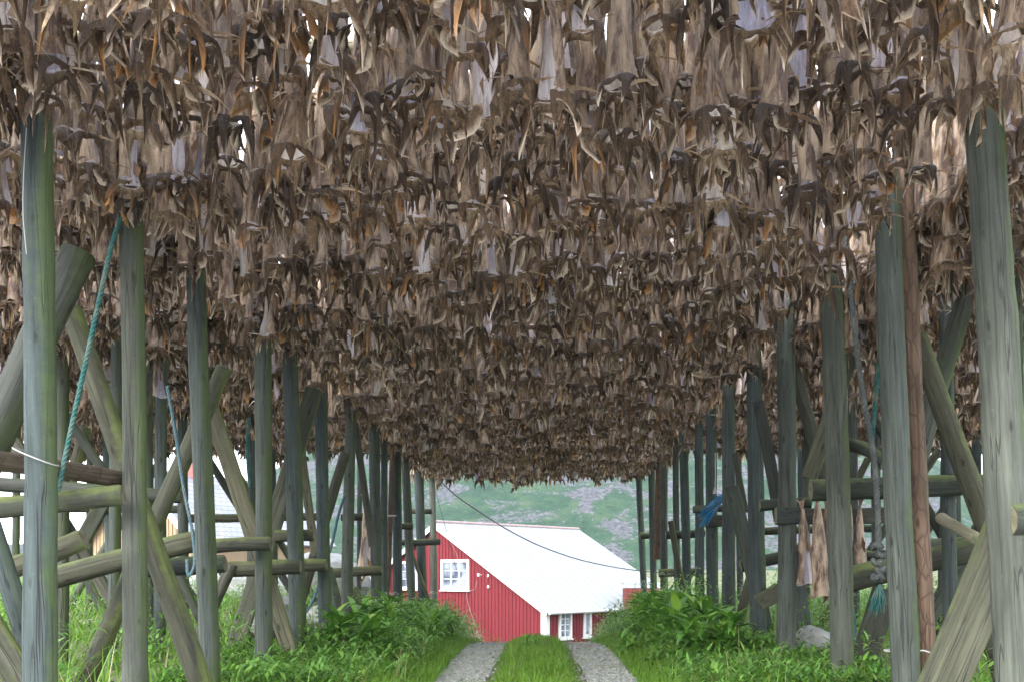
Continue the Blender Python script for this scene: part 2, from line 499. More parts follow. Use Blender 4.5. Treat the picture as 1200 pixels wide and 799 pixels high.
def log(name, a, b, r0, r1, m, label, cat, group=None, n=14, wob=.012, square=None, bend=0.0):
    """a round (or squared) timber from a to b, local z along its length"""
    a = Vector(a); b = Vector(b); d = b - a; L = d.length
    mb = MB(); rr = random.Random(hash((round(a.x, 3), round(a.y, 3), round(b.z, 3))) & 0xffff)
    k = max(5, int(L / .16)); pts = []; rad = []
    wx, wy = rr.uniform(0, 6), rr.uniform(0, 6)
    for i in range(k + 1):
        t = i / k
        pts.append((wob * math.sin(wx + 3.1 * t) - wob * math.sin(wx) * (1 - t) + bend * math.sin(math.pi * t), wob * math.sin(wy + 2.3 * t), L * t))
        rad.append((r0 + (r1 - r0) * t) * (1 + rr.uniform(-.03, .03)))
    if square:
        sx, sy = square; e = .012
        prof = [(-sx / 2 + e, -sy / 2), (sx / 2 - e, -sy / 2), (sx / 2, -sy / 2 + e), (sx / 2, sy / 2 - e), (sx / 2 - e, sy / 2), (-sx / 2 + e, sy / 2), (-sx / 2, sy / 2 - e), (-sx / 2, -sy / 2 + e)]
        vs = [(p[0] + x, p[1] + y, p[2]) for p in pts for x, y in prof]; q = 8
        mb.add(vs, [(i * q + j, i * q + (j + 1) % q, (i + 1) * q + (j + 1) % q, (i + 1) * q + j) for i in range(k) for j in range(q)])
        mb.add(vs[:q], [tuple(reversed(range(q)))], 1); mb.add(vs[-q:], [tuple(range(q))], 1)
    else:
        # rounded ends
        pts = [(*pts[0][:2], .0)] + [(*pts[0][:2], .012)] + pts[1:-1] + [(*pts[-1][:2], L - .012), (*pts[-1][:2], L)]
        rad = [rad[0] * .9, rad[0]] + rad[1:-1] + [rad[-1], rad[-1] * .9]
        mb.tube(pts, rad, n, True, 0, 1)
        nr = len(pts); ck = [(rr.randrange(n), rr.randrange(0, nr), rr.randrange(3, 3 + nr)) for _ in range(3)]
        kn = [(rr.uniform(0, 6.28), rr.uniform(.1, .9) * L, rr.uniform(.03, .07)) for _ in range(int(L * 1.5))]
        q1, q2, q3 = rr.uniform(0, 6), rr.uniform(0, 6), rr.uniform(0, 6)
        for i in range(nr * n):
            ri, kk = divmod(i, n); an = 2 * math.pi * kk / n; c_ = Vector(pts[ri]); v = Vector(mb.v[i]); z = c_.z
            f = 1 + .03 * math.sin(2 * an + q1 + 1.1 * z) + .022 * math.sin(3 * an + q2 - 1.9 * z) + .018 * math.sin(an + 4.3 * z + q3)
            for ck_k, c0, c1 in ck:
                if kk == ck_k and c0 <= ri <= c1: f -= .13 if n >= 14 else .06
            for ka, kz, kh in kn:
                da = abs((an - ka + math.pi) % (2 * math.pi) - math.pi)
                f += kh * math.exp(-(da / .45) ** 2 - ((z - kz) / .12) ** 2)
            mb.v[i] = tuple(c_ + (v - c_) * f)
        for off in (0, n):                       # caps share the first and last ring
            for kk in range(n): mb.v[nr * n + off + kk] = mb.v[kk if off == 0 else (nr - 1) * n + kk]
    o = mb.build(name, [M[m], M['cut']])
    o.matrix_world = Matrix.Translation(a) @ frame_z(d).to_4x4() @ Matrix.Rotation(rr.uniform(-.15, .15) if square else rr.uniform(0, 6.28), 4, 'Z')
    tag(o, label, cat, group)
    return o


ORD = ['first', 'second', 'third', 'fourth', 'fifth', 'sixth', 'seventh', 'eighth', 'ninth', 'tenth', 'eleventh', 'twelfth', 'thirteenth',
       'fourteenth', 'fifteenth', 'sixteenth', 'seventeenth', 'eighteenth', 'nineteenth', 'twentieth']
TENS = {20: 'twenty', 30: 'thirty', 40: 'forty', 50: 'fifty', 60: 'sixty', 70: 'seventy'}
TENTH = {30: 'thirtieth', 40: 'fortieth', 50: 'fiftieth', 60: 'sixtieth', 70: 'seventieth'}


def ordn(k):
    if k < 20: return ORD[k]
    n = k + 1
    if n % 10 == 0: return TENTH.get(n, 'last')
    return TENS[n // 10 * 10] + '-' + ORD[n % 10 - 1]


GP = 'posts lining the track'
LP = 2.8
TOPZ = 4.38
# x at two heights (px, py), then width in px
left_posts = [((36, 150), (47, 799), 37), ((152, 260), (160, 799), 28), ((234, 330), (246, 799), 23), ((305, 420), (308, 799), 20), ((337, 430), (351, 799), 19),
              ((378, 465), (380, 799), 15.5), ((410, 485), (407, 770), 13.5), ((437, 500), (440, 750), 13), ((449, 520), (451, 735), 8),
              ((464, 530), (465, 725), 11), ((474, 540), (483, 725), 10), ((492, 550), (495, 720), 11), ((506, 560), (508, 718), 8)]
right_posts = [((1146, 50), (1192, 799), 46), ((1032, 130), (1062, 799), 32), ((969, 280), (987, 799), 27), ((918, 340), (922, 799), 22), ((882, 400), (888, 799), 19),
               ((855, 455), (852, 799), 15.5), ((831, 470), (836, 760), 13.5), ((818, 500), (822, 740), 10.5), ((801, 525), (804, 730), 10.5), ((793, 530), (796, 720), 7.5),
               ((780, 545), (778, 715), 9), ((763, 555), (766, 705), 8), ((748, 560), (755, 700), 7.5)]
POST_XY = []


def post_row(rows, side):
    for i, ((x0, y0), (x1, y1), w) in enumerate(rows):
        xm = x0 + (x1 - x0) * (VY - y0) / (y1 - y0)
        d = F * LP / abs(xm - VX)
        a, b = P(x0, y0, d), P(x1, y1, d)
        r = w * d / F / 2
        dr = (a - b) / (a.z - b.z)
        zb = float(gz(b.x, d)) - .3
        bot = b + dr * (zb - b.z); top = a + dr * (TOPZ - a.z)
        s = 'left' if side < 0 else 'right'
        lab = ['nearest and thickest grey-green round post on the %s of the track' % s][0] if i == 0 else \
            ('farthest thin round post on the %s, beside the red house' % s if i == len(rows) - 1 else
             '%s grey-green weathered post from the front in the %s row beside the track' % (ordn(i), s))
        log('wooden_post', bot, top, r * 1.04, r * .94, 'post', lab, 'post', GP, 20, .022)
        POST_XY.append((b.x, d)); POST_XY.append((top.x, d))


post_row(left_posts, -1); post_row(right_posts, 1)

# side bays: outer posts  (px, d, width px, label)
GO = 'outer posts of the drying rack'
for px, d, w, lab in [(131, 11.6, 14, 'outer post behind and left of the second left post, under a white fish tail'),
                      (187, 12.6, 14, 'outer post standing between the second and third posts on the left'),
                      (104, 20., 8, 'thin outer post in front of the ochre house gable'),
                      (18, 14.5, 9, 'thin outer post behind the nearest left post, at the picture edge'),
                      (293, 19., 10, 'outer post just left of the fourth left post, before the slate roof'),
                      (420, 24.5, 6, 'slim far outer post seen between the seventh and eighth left posts'),
                      (1113, 10.6, 17, 'pale outer post behind the crossed braces on the right'),
                      (1197, 9.4, 17, 'pale outer post at the right edge of the picture'),
                      (1122, 19., 10, 'thin far outer post in the gap left of the nearest right post'),
                      (1003, 15.5, 12, 'outer post behind the knotted grey rope on the right'),
                      (946, 19., 9, 'pale slim outer post between the third and fourth right posts'),
                      (868, 23., 8, 'slim outer post between the fifth and sixth right posts')]:
    b = P(px, 760, d); r = w * d / F / 2
    log('wooden_post', (b.x, d, float(gz(b.x, d)) - .3), (b.x - math.copysign(.05, b.x), d, TOPZ - .05), r, r * .95, 'post', lab, 'post', GO, 14)

GB = 'slanting braces between the posts'
braces = [  # a(px,py) b(px,py) depth a, depth b, width px, material, square?, label
    ((-60, 630), (94, 296), 7.0, 7.3, 42, 'dark', 0, 'thick dark log slanting up behind the nearest left post'),
    ((240, 812), (82, 362), 8.1, 8.3, 27, 'log', 0, 'greenish log slanting from the ground behind the second left post to its upper left'),
    ((96, 810), (263, 430), 9.7, 9.7, 22, 'log', 0, 'log slanting up to the right, behind the second and third left posts'),
    ((348, 790), (247, 478), 11.6, 11.6, 19, 'plank', 1, 'pale squared brace leaning left behind the fourth left post'),
    ((258, 815), (368, 455), 12.7, 12.7, 20, 'plank', 1, 'pale mossy plank leaning right behind the fourth and fifth left posts'),
    ((370, 650), (350, 500), 14.6, 14.6, 10, 'plank', 1, 'narrow brace between the fifth and sixth left posts'),
    ((335, 760), (404, 530), 15.0, 15.0, 13, 'dark', 0, 'dark log leaning right between the sixth and seventh left posts'),
    ((436, 640), (415, 495), 17.4, 17.4, 8, 'dark', 1, 'dark narrow brace right of the seventh left post'),
    ((410, 765), (384, 665), 16.6, 16.6, 14, 'plank', 0, 'short brace leaning behind the sixth left post above the log pile'),
    ((435, 745), (414, 690), 18.2, 18.2, 12, 'log', 0, 'short mossy brace in the plants between the seventh and eighth left posts'),
    ((44, 800), (-14, 610), 6.6, 6.5, 26, 'post', 0, 'grey log leaning against the foot of the nearest left post'),
    ((48, 830), (-40, 690), 6.4, 6.2, 36, 'plank', 1, 'squared plank brace at the bottom left corner'),
    ((238, 735), (205, 655), 11., 11., 10, 'dark', 0, 'thin dark brace in the gap left of the third left post'),
    ((218, 780), (272, 660), 11.2, 11.2, 15, 'dark', 0, 'dark log leaning right behind the third left post, below the rails'),
    ((505, 712), (480, 640), 26., 26., 5, 'log', 0, 'small far brace behind the last posts on the left'),
    ((60, 700), (135, 560), 13., 13., 17, 'plank', 1, 'squared brace against the sky behind the first rails on the left'),
    ((40, 720), (100, 500), 15., 15., 14, 'log', 0, 'slanting log far behind the teal rope on the left'),
    ((162, 480), (202, 395), 12.9, 12.9, 22, 'plank', 1, 'flat pale board leaning right of the second left post near the fish'),
    # right side
    ((1088, 840), (1196, 580), 7.0, 7.0, 44, 'plank', 2, 'broad squared beam slanting up behind the nearest right post'),
    ((1170, 655), (1074, 392), 9.25, 9.35, 25, 'log', 0, 'mossy green log leaning left above the tied rail on the right'),
    ((1068, 560), (1152, 285), 9.9, 9.9, 23, 'post', 0, 'grey log leaning right behind the mossy brace on the right'),
    ((990, 640), (922, 400), 12.5, 12.5, 17, 'dark', 0, 'brown brace leaning left between the third and fourth right posts'),
    ((914, 805), (856, 570), 13.95, 13.95, 17, 'plank', 1, 'pale board leaning left behind the fifth right post'),
    ((858, 765), (880, 672), 14.8, 14.8, 12, 'log', 0, 'short brace leaning right, left of the fifth right post'),
    ((998, 815), (1037, 690), 10.6, 10.6, 29, 'log', 1, 'dark broad plank leaning under the frayed rope end'),
    ((914, 610), (888, 470), 13., 13., 14, 'dark', 1, 'dark brace leaning left between the fourth and fifth right posts'),
    ((874, 600), (862, 530), 15.2, 15.2, 7, 'dark', 1, 'thin dark strip leaning between the fifth and sixth right posts'),
    ((948, 560), (1012, 380), 11.3, 11.3, 18, 'plank', 1, 'pale plank leaning right behind the third right post'),
    ((1190, 840), (1150, 700), 8.6, 8.6, 26, 'log', 0, 'log leaning in the green plants by the nearest right post'),
    ((950, 800), (925, 640), 12.8, 12.8, 20, 'post', 1, 'grey board leaning behind the hanging fish on the right'),
    ((800, 690), (786, 610), 19.5, 19.5, 8, 'log', 0, 'small far brace between the right posts'),
]
for a, b, da, db, w, m, sq, lab in braces:
    r = w * (da + db) / 2 / F / 2
    A, B = P(*a, da), P(*b, db)
    log('brace', A, B, r, r * .93, m, lab, 'brace', GB, 14, .01, square=((2 * r, 2 * r * (.8 if sq == 2 else .42)) if sq else None))

GF_ = 'farther posts and braces of the side racks'
for sx, sn in ((-1, 'left'), (1, 'right')):
    for li, X0 in enumerate((5.4, 7.9)):
        for k, d in enumerate((12.2, 14.6, 17., 19.4, 21.8)):
            if li == 1 and k == 0: continue
            x = sx * (X0 + random.uniform(-.25, .25)); y = d + random.uniform(-.4, .4)
            log('wooden_post', (x, y, float(gz(x, y)) - .3), (x + random.uniform(-.12, .12), y, TOPZ - .05), .085, .075, 'post',
                '%s post from the front in the %s outer line of the %s rack' % (ordn(k), ('nearer', 'farther')[li], sn), 'post', GO, 12)
            if random.random() < .85:
                t = random.choice((-1, 1)); y2 = y + .16
                log('brace', (x - t * 1.1, y2, float(gz(x, y)) - .2), (x + t * random.uniform(.5, 1.3), y2 + .05, random.uniform(3.0, 3.7)), .075, .065, random.choice(('log', 'plank', 'dark')),
                    '%s-leaning brace at the %s post of the %s outer line, %s rack' % ('right' if t > 0 else 'left', ordn(k), ('nearer', 'farther')[li], sn), 'brace', GF_, 12)
            if (k % 2 == 0 and sx > 0) or (sx < 0 and k in (0, 3)):
                zr = random.uniform(1.5, 2.1) if sx > 0 else random.uniform(2.15, 2.6)
                log('log_rail', (x - 1.3, y - .17, zr), (x + 1.4, y - .17, zr + random.uniform(-.2, .2)), .08, .075, random.choice(('log', 'dark')),
                    'rail across the %s post of the %s outer line, %s rack' % (ordn(k), ('nearer', 'farther')[li], sn), 'rail', GF_, 12)

GR = 'rails tied between the posts'
rails = [
    ((-40, 536), (149, 564), 6.4, 7.62, 23, 'bark', 0, 'reddish-brown rail, uppermost between the first two left posts'),
    ((-40, 598), (144, 581), 7.05, 7.15, 28, 'log', 0, 'mossy rail under the reddish-brown one on the left'),
    ((2, 668), (99, 631), 7.0, 7.0, 27, 'log', 0, 'sawn-off log rail sloping up, ending right of the nearest left post'),
    ((40, 684), (234, 632), 9.35, 9.35, 26, 'log', 0, 'long log rail sloping up to the third left post'),
    ((246, 639), (318, 637), 10.62, 10.62, 17, 'log', 0, 'short tied rail across the front of the fourth left post'),
    ((150, 668), (264, 660), 10.1, 10.1, 23, 'dark', 0, 'dark rail behind the third left post, beneath the rope loop'),
    ((258, 666), (352, 664), 11.25, 11.25, 18, 'log', 0, 'rail with a sawn end behind the fourth left post'),
    ((300, 665), (383, 662), 13.75, 13.75, 16, 'log', 0, 'mossy rail crossing the front of the sixth left post'),
    ((322, 629), (368, 627), 12.55, 12.55, 15, 'log', 0, 'upper rail stub between the fifth and sixth left posts'),
    ((384, 671), (448, 669), 17.1, 17.1, 12, 'log', 0, 'low rail between the seventh and eighth left posts'),
    ((400, 607), (448, 604), 18.9, 18.9, 9, 'dark', 0, 'thin upper rail between the seventh and eighth left posts'),
    ((455, 617), (484, 616), 22.2, 22.2, 8, 'log', 0, 'upper far rail near the brown pole on the left'),
    ((464, 635), (516, 634), 25.5, 25.5, 7.5, 'log', 0, 'mossy far rail crossing the last left posts before the red house'),
    ((478, 599), (506, 598), 26.6, 26.6, 6.5, 'dark', 0, 'topmost far rail on the left, against the hill'),
    # right
    ((950, 574), (1159, 567), 10.42, 10.42, 25, 'log', 0, 'thick mossy rail with a sawn end behind the third right post'),
    ((916, 604), (1046, 603), 12.25, 12.25, 19, 'dark', 1, 'dark squared rail the dried fish hang from on the right'),
    ((909, 604), (936, 604), 11.84, 11.84, 20, 'dark', 1, 'short nailed block on the front of the fourth right post'),
    ((992, 680), (1152, 642), 10.85, 10.85, 31, 'log', 0, 'heavy rail sloping up behind the second right post'),
    ((1103, 606), (1146, 630), 10.0, 8.9, 15, 'lichen', 0, 'pale lichen-covered short log poking forward beneath the thick rail'),
    ((1182, 611), (1290, 606), 6.24, 6.3, 41, 'log', 0, 'stub of a sawn mossy rail at the right picture edge'),
    ((888, 706), (913, 690), 13.45, 13.45, 19, 'plank', 1, 'short tilted offcut between the fourth and fifth right posts'),
    ((868, 664), (925, 650), 14.4, 14.4, 15, 'log', 0, 'mossy rail behind the fifth right post, sloping up'),
    ((890, 592), (950, 590), 12.9, 12.9, 14, 'log', 0, 'rounded rail behind the fourth right post, above the block'),
    ((812, 597), (848, 596), 17.75, 17.75, 9, 'dark', 0, 'rail behind the blue net cord on the right'),
    ((826, 610), (872, 610), 16.8, 16.8, 13, 'dark', 1, 'dark squared rail below the blue net cord'),
    ((772, 671), (822, 669), 22., 22., 10, 'log', 0, 'mossy low rail between the far right posts'),
    ((750, 628), (800, 626), 26., 26., 8, 'log', 0, 'upper rail across the far right posts by the house roof'),
    ((780, 626), (826, 624), 20.4, 20.4, 10, 'dark', 0, 'dark rail behind the eighth right post'),
    ((990, 520), (1036, 545), 10.1, 9.8, 16, 'log', 0, 'crooked mossy branch above the thick rail on the right'),
]
for a, b, da, db, w, m, sq, lab in rails:
    r = w * (da + db) / 2 / F / 2
    log('log_rail' if not sq else 'timber_rail', P(*a, da), P(*b, db), r, r * .95, m, lab, 'rail', GR, 14, .012, square=((2 * r, 2 * r * .7) if sq else None), bend=.05 if 'crooked' in lab else 0)

# bark poles strapped to posts
log('bark_pole', P(1091, 840, 8.3) + Vector((0, .02, 0)), P(1052, 60, 8.42), .084, .07, 'bark', 'reddish-brown bark pole tied beside the second right post', 'pole', None, 14, .02)
log('bark_pole', P(451, 742, 21.), P(463, 500, 21.2), .06, .055, 'bark', 'thin brown pole standing among the far left posts', 'pole', None, 10, .03)
log('bark_pole', P(770, 655, 23.6), P(775, 530, 23.6), .10, .09, 'bark', 'brown bark pole among the far right posts', 'pole', None, 10, .02)

# log pile low on the left
GPILE = 'pile of old logs on the ground on the left'
for (a, b, w, m, lab) in [((262, 768), (430, 744), 24, 'dark', 'dark wet log lying lowest in the pile at left'), ((300, 748), (425, 731), 17, 'dark', 'dark log lying on top of the pile at left'),
                          ((283, 744), (335, 762), 17, 'bark', 'short log with a freshly cut orange end in the pile at left')]:
    r = w * 13.2 / F / 2
    log('fallen_log', P(*a, 13.0), P(*b, 13.6), r, r * .9, m, lab, 'log', GPILE, 12, .03)

# longitudinal bearer beams and the drying poles
ROW0, ROWD, HB = 4.36, .61, 2.47
NROW = int((28.6 - ROW0) / ROWD) + 1
POLEZ = TOPZ + .09 + .15
GDP = 'drying poles the fish hang from'
rowy = [ROW0 + ROWD * i + random.uniform(-.08, .08) for i in range(NROW)]
for i, y in enumerate(rowy):
    if y > 7.2: break
    for x0, x1, where in ((-6.2, -2.7, 'over the left bay'), (-2.95, 2.95, 'across the track'), (2.7, 6.2, 'over the right bay')):
        dz = .0 if where == 'across the track' else .075
        log('drying_pole', (x0, y, POLEZ + dz + random.uniform(-.02, .02)), (x1, y + random.uniform(-.04, .04), POLEZ + dz + random.uniform(-.02, .02)), .05, .042, 'lichen',
            '%s horizontal drying pole from the front, %s, fish tails tied over it' % (ordn(i), where), 'pole', GDP, 10, .02)


# ------------------------------------------------------------------ dried cod
def sheet(Pg):
    n, m = Pg.shape[:2]
    i = np.arange(n - 1)[:, None] * m + np.arange(m - 1)[None]
    return Pg.reshape(-1, 3), np.stack([i, i + 1, i + m + 1, i + m], -1).reshape(-1, 4)


def make_fish(r, hi=True):
    """tail at the origin, hanging down -z; returns {part: (V, Q, partvalue, amber)}"""
    L = r.uniform(.58, .78)
    n = 13 if hi else 6
    m = 11 if hi else 6
    wd = r.uniform(.92, 1.3)
    t = np.linspace(0, 1, n)
    a = np.interp(t, [0, .06, .2, .45, .75, .92, 1], [.016, .020, .034, .046, .053, .06, .066]) * wd
    b = a * np.interp(t, [0, .3, .8, 1], [.7, .8, .72, .85]) * r.uniform(.75, 1.1)
    op = np.interp(t, [0, .28, .45, .62, .9, 1], [.06, .10, .3, .62, .7, .5]) * r.uniform(.7, 1.35)
    u = np.linspace(0, 1, m)
    ph = op[:, None] + (2 * np.pi - 2 * op[:, None]) * u[None]
    k1, k2, k3 = r.uniform(0, 6, 3)
    wr = 1 + .10 * np.sin(3 * ph + k1 + 2.2 * t[:, None]) + .07 * np.sin(5 * ph + k2 - 5 * t[:, None]) + .05 * np.sin(13 * t[:, None] + k3 + 2 * ph)
    sw = .02 * np.sin(t * r.uniform(2, 4) + r.uniform(0, 6)); sw = sw - sw[0]
    sy = .015 * np.sin(t * r.uniform(2, 4) + r.uniform(0, 6)); sy = sy - sy[0]
    X = a[:, None] * np.sin(ph) * wr + sw[:, None]
    Y = -b[:, None] * np.cos(ph) * wr + sy[:, None]
    # edges of the slit belly curl in and out
    cur = (np.abs(u - .5) * 2) ** 6
    X *= 1 + .22 * cur[None] * np.sin(9 * t[:, None] + k2) * (t[:, None] > .25)
    Z = -L * .94 * t[:, None] + 0 * ph + .012 * np.sin(2 * ph + k1) * t[:, None]
    parts = {}
    V, Q = sheet(np.stack([X, Y, Z], -1))
    bv, bq, bp = [V], [Q], [np.zeros(len(V))]
    ba = [np.zeros(len(V))]
    cx, cy = sw[-1], sy[-1]
    # small dorsal and anal fins along the spine and belly
    off = len(V)
    nf = 3 if hi else 1
    for k in range(nf):
        tt = r.uniform(.3, .85); s = 1 if r.random() < .65 else -1
        ai, bi = np.interp(tt, t, a), np.interp(tt, t, b); sx_, sy_ = np.interp(tt, t, sw), np.interp(tt, t, sy)
        out = r.uniform(.025, .055); ln = r.uniform(.05, .09); dx = r.uniform(-.02, .02)
        pts = np.array([[[0, s * bi * .9, 0], [dx * .3, s * (bi + out), -.02 - ln * .5]], [[0, s * bi * .9, -ln * .5], [dx, s * (bi + out * 1.1), -.035 - ln * .75]],
                        [[0, s * bi * .9, -ln], [dx * 1.3, s * (bi + out * .8), -.04 - ln]]]) + np.array([sx_, sy_, -L * tt + .03])
        v, q = sheet(pts); bv.append(v); bq.append(q + off); bp.append(np.full(len(v), 1.)); ba.append(np.full(len(v), .15)); off += len(v)
    parts['body'] = (np.concatenate(bv), np.concatenate(bq), np.concatenate(bp), np.concatenate(ba))
    # tail fan standing up over the pole
    fan = np.array([[[-.012, 0, 0], [0, .003, 0], [.012, 0, 0]], [[-.03, .012, .045], [0, .018, .04], [.03, .012, .045]], [[-.05, .03, .085], [0, .03, .065], [.05, .03, .085]]])
    v, q = sheet(fan); parts['tail_fin'] = (v, q, np.full(len(v), 1.), np.full(len(v), .1))
    # collar flaps: folded cloaks at the cut end
    A, B = a[-2], b[-2]
    amb_fish = r.random() < .16

    def flap(c, half, length, outd, lift, amb):
        nu, ns = (7, 7) if hi else (3, 4)
        uu = np.linspace(-1, 1, nu); ss = np.linspace(0, 1, ns)
        S, U = np.meshgrid(ss, uu, indexing='ij')
        PH = c + half * U * (1 - .25 * S)
        rad = 1.06 + S * 0
        ex = np.sin(c); ey = -np.cos(c); tx, ty = np.cos(c), np.sin(c)
        base_x = A * np.sin(PH) * rad; base_y = -B * np.cos(PH) * rad
        wf = np.interp(S, [0, .25, .55, .8, 1], [1.0, 1.12, .66, .30, .02])
        lat = (A + B) * .55 * np.sin(half) * .85
        o = outd * np.sin(S * 1.6)
        fold = r.uniform(.03, .07)
        jag = 1 + .16 * np.sin(U * 4 + k1) * S
        tgx = ex * (A * .9 + o) + tx * U * lat * wf
        tgy = ey * (B * .9 + o) + ty * U * lat * wf
        w = sstep(0, .35, S)
        x = base_x * (1 - w) + tgx * w; y = base_y * (1 - w) + tgy * w
        skew = r.uniform(-.085, .085)
        x = x + tx * skew * S ** 2; y = y + ty * skew * S ** 2
        zz = -L * .93 + lift * np.sin(np.pi * np.clip(S * 1.7, 0, 1)) - length * S ** 1.5 * jag
        zz = zz - fold * U ** 2 * np.sin(np.pi * np.clip(S, 0, 1) * .8)          # folds down either side of a ridge
        inn = -.045 * U ** 2 * np.sin(np.pi * S)
        ka, kb_ = r.uniform(0, 6, 2)
        x = x + ex * inn + cx + .014 * np.sin(8 * S + ka + 4 * U) * S; y = y + ey * inn + cy + .014 * np.sin(7 * S + kb_ - 5 * U) * S
        zz = zz + .010 * np.sin(6 * U + ka) * S
        v, q = sheet(np.stack([x, y, zz], -1))
        return v, q, np.interp(S.ravel(), [0, .12, .3], [.25, .6, 1.]) + np.abs(U.ravel()) ** 2.5 * .9 * sstep(.15, .4, S.ravel()), amb * np.interp(S.ravel(), [0, .45, 1], [0, .35, 1.]) + 0 * v[:, 0]

    def am(p): return r.uniform(.5, 1.) if r.random() < p else r.uniform(0, .08)
    pa = .35 if amb_fish else .012
    c1 = np.pi / 2 + r.uniform(-.45, .45); c2 = -np.pi / 2 + r.uniform(-.45, .45)

    # the collar: a dried skirt of skin with long pointed corners and pleats between them
    nc, ns = (25, 7) if hi else (11, 4)
    p0 = r.uniform(.35, .8)
    phi = np.linspace(p0, 2 * np.pi - p0, nc); ss = np.linspace(0, 1, ns)
    S, PH = np.meshgrid(ss, phi, indexing='ij')
    tips = [np.pi / 2 + r.uniform(-.3, .3), 3 * np.pi / 2 + r.uniform(-.3, .3), np.pi + r.uniform(-.45, .45)]
    if r.random() < .65: tips.append(p0 + r.uniform(0, .25))
    if r.random() < .65: tips.append(2 * np.pi - p0 - r.uniform(0, .25))
    T = np.zeros_like(PH); LN = np.zeros_like(PH); OUT = np.zeros_like(PH); NT = PH.copy(); SK = np.zeros_like(PH)
    for k, tp in enumerate(tips):
        side = k < 2
        w_ = np.exp(-((PH - tp) / (.34 if side else .25)) ** 2)
        ln, ou, sk = (r.uniform(.11, .26), r.uniform(.015, .085), r.uniform(-.6, .6)) if side else (r.uniform(.07, .20), r.uniform(.01, .06), r.uniform(-.4, .4))
        m_ = w_ > T
        T = np.where(m_, w_, T); LN = np.where(m_, ln * w_ ** 1.9, LN); OUT = np.where(m_, ou * w_, OUT); NT = np.where(m_, tp, NT); SK = np.where(m_, sk, SK)
    ln_all = .018 + .022 * r.random() + LN
    PP_ = PH + (NT - PH) * .88 * sstep(.2, 1., S) * T ** .5 + SK * T * S ** 2
    pleat = .010 * np.sin(PH * 9 + k1) * S + .007 * np.sin(PH * 15 + 5 * S + k2) * S
    o = .006 * np.sin(np.pi * S) + (OUT + .012) * np.sin(S * 1.75) + pleat
    x = (A + o) * np.sin(PP_) + cx; y = -(B + o) * np.cos(PP_) + cy
    hook = r.uniform(-.02, .03) * T * sstep(.6, 1, S)
    zz = -L * .95 + .03 * T * np.sin(np.pi * np.clip(S * 1.5, 0, 1)) * r.uniform(.2, 1.2) - ln_all * S ** 1.35 + hook + .006 * np.sin(PH * 11 + k3) * S
    v, q = sheet(np.stack([x, y, zz], -1))
    ridge = (np.clip(T, 0, 1) ** 8 * .6 * sstep(.05, .3, S) + sstep(.82, 1, S) * .75) * r.uniform(.2, 1.05)
    ax = (am(pa) * (PH < np.pi) + am(pa) * (PH >= np.pi)) * sstep(.5, 1., S) * T
    parts['collar'] = (v, q, np.interp(S.ravel(), [0, .1, .25], [.25, .6, 1.]) + ridge.ravel(), ax.ravel())
    if r.random() < .6: parts['throat_flap'] = flap(r.uniform(-.5, .5), r.uniform(.2, .4), r.uniform(.05, .13), r.uniform(.0, .05), .0, am(pa * 1.2))

    def blade(c, ln, w, rise):
        ns = 6 if hi else 3
        s = np.linspace(0, 1, ns); bend = r.uniform(-.05, .05)
        ex, ey = np.sin(c), -np.cos(c); tx, ty = np.cos(c), np.sin(c)
        o = A * .8 + ln * s; zz = -L * r.uniform(.88, 1.0) + rise * s - r.uniform(.02, .10) * s ** 2
        ww = w * np.interp(s, [0, .25, .7, 1], [.5, 1, .6, .08])
        pts = np.stack([np.stack([ex * o + tx * (bend * s ** 2 + ww * e) + cx, ey * o + ty * (bend * s ** 2 + ww * e) + cy, zz - ww * e * .7], -1) for e in (-.5, .5)], 1)
        v, q = sheet(pts)
        return v, q, np.full(len(v), r.uniform(.9, 1.8)), np.full(len(v), r.uniform(0, .2))
    parts['pectoral_fin'] = blade(c1 + r.uniform(-.5, .5), r.uniform(.10, .18), r.uniform(.010, .022), r.uniform(-.04, .05))
    parts['pectoral_fin2'] = blade(c2 + r.uniform(-.5, .5), r.uniform(.10, .18), r.uniform(.010, .022), r.uniform(-.04, .05))
    parts['spine_fin3'] = blade(r.uniform(0, 6.28), r.uniform(.07, .17), r.uniform(.006, .013), r.uniform(-.03, .06))
    if hi:
        parts['spine_fin2'] = blade(r.uniform(0, 6.28), r.uniform(.07, .17), r.uniform(.006, .013), r.uniform(-.03, .06))
        parts['spine_fin'] = blade(np.pi + r.uniform(-.9, .9), r.uniform(.08, .16), r.uniform(.008, .016), r.uniform(-.02, .04))
    return parts, L


def lib(n, hi, seed):
    r = np.random.default_rng(seed)
    return [make_fish(r, hi) for _ in range(n)]


LIB_HI, LIB_LO = lib(48, True, 5), lib(40, False, 6)
fish = []   # row, x, y, z, yaw, scale
for i, y in enumerate(rowy):
    half = .48 * y * 1.06 + 1.1
    step = .101
    n = int(2 * half / step)
    dmax = 28.6
    for k in range(n):
        x = -half + (k + .5 + .37 * i) * step + rng.uniform(-.05, .05)
        if abs(x) > 3.2 and y > 23.2: continue
        yy = y + .035 * math.sin(i * 4.1) * x + (.25 * math.sin(i * 7.7) if abs(x) > 2.88 and i > 1 else 0.) + (-.15, .08, -.02, .19)[(k * 3 + i) % 4] + rng.uniform(-.03, .03)
        lane_in = np.interp(y, [5.2, 6, 9, 16, 17], [2.5, 2.48, 2.5, 2.62, 2.7])
        if 4.7 < y < 17 and lane_in < x < 2.88: continue
        if any(abs(x - px) < .14 and abs(yy - py) < .17 for px, py in POST_XY): continue
        zj = rng.normal(0, .10) + .06 * math.sin(i * 2.4) + .06 * math.sin(x * 1.3 + i * 1.9)
        fish.append([i, x, yy, CZ + HB + zj, rng.uniform(0, 2 * np.pi), rng.uniform(.98, 1.32)])
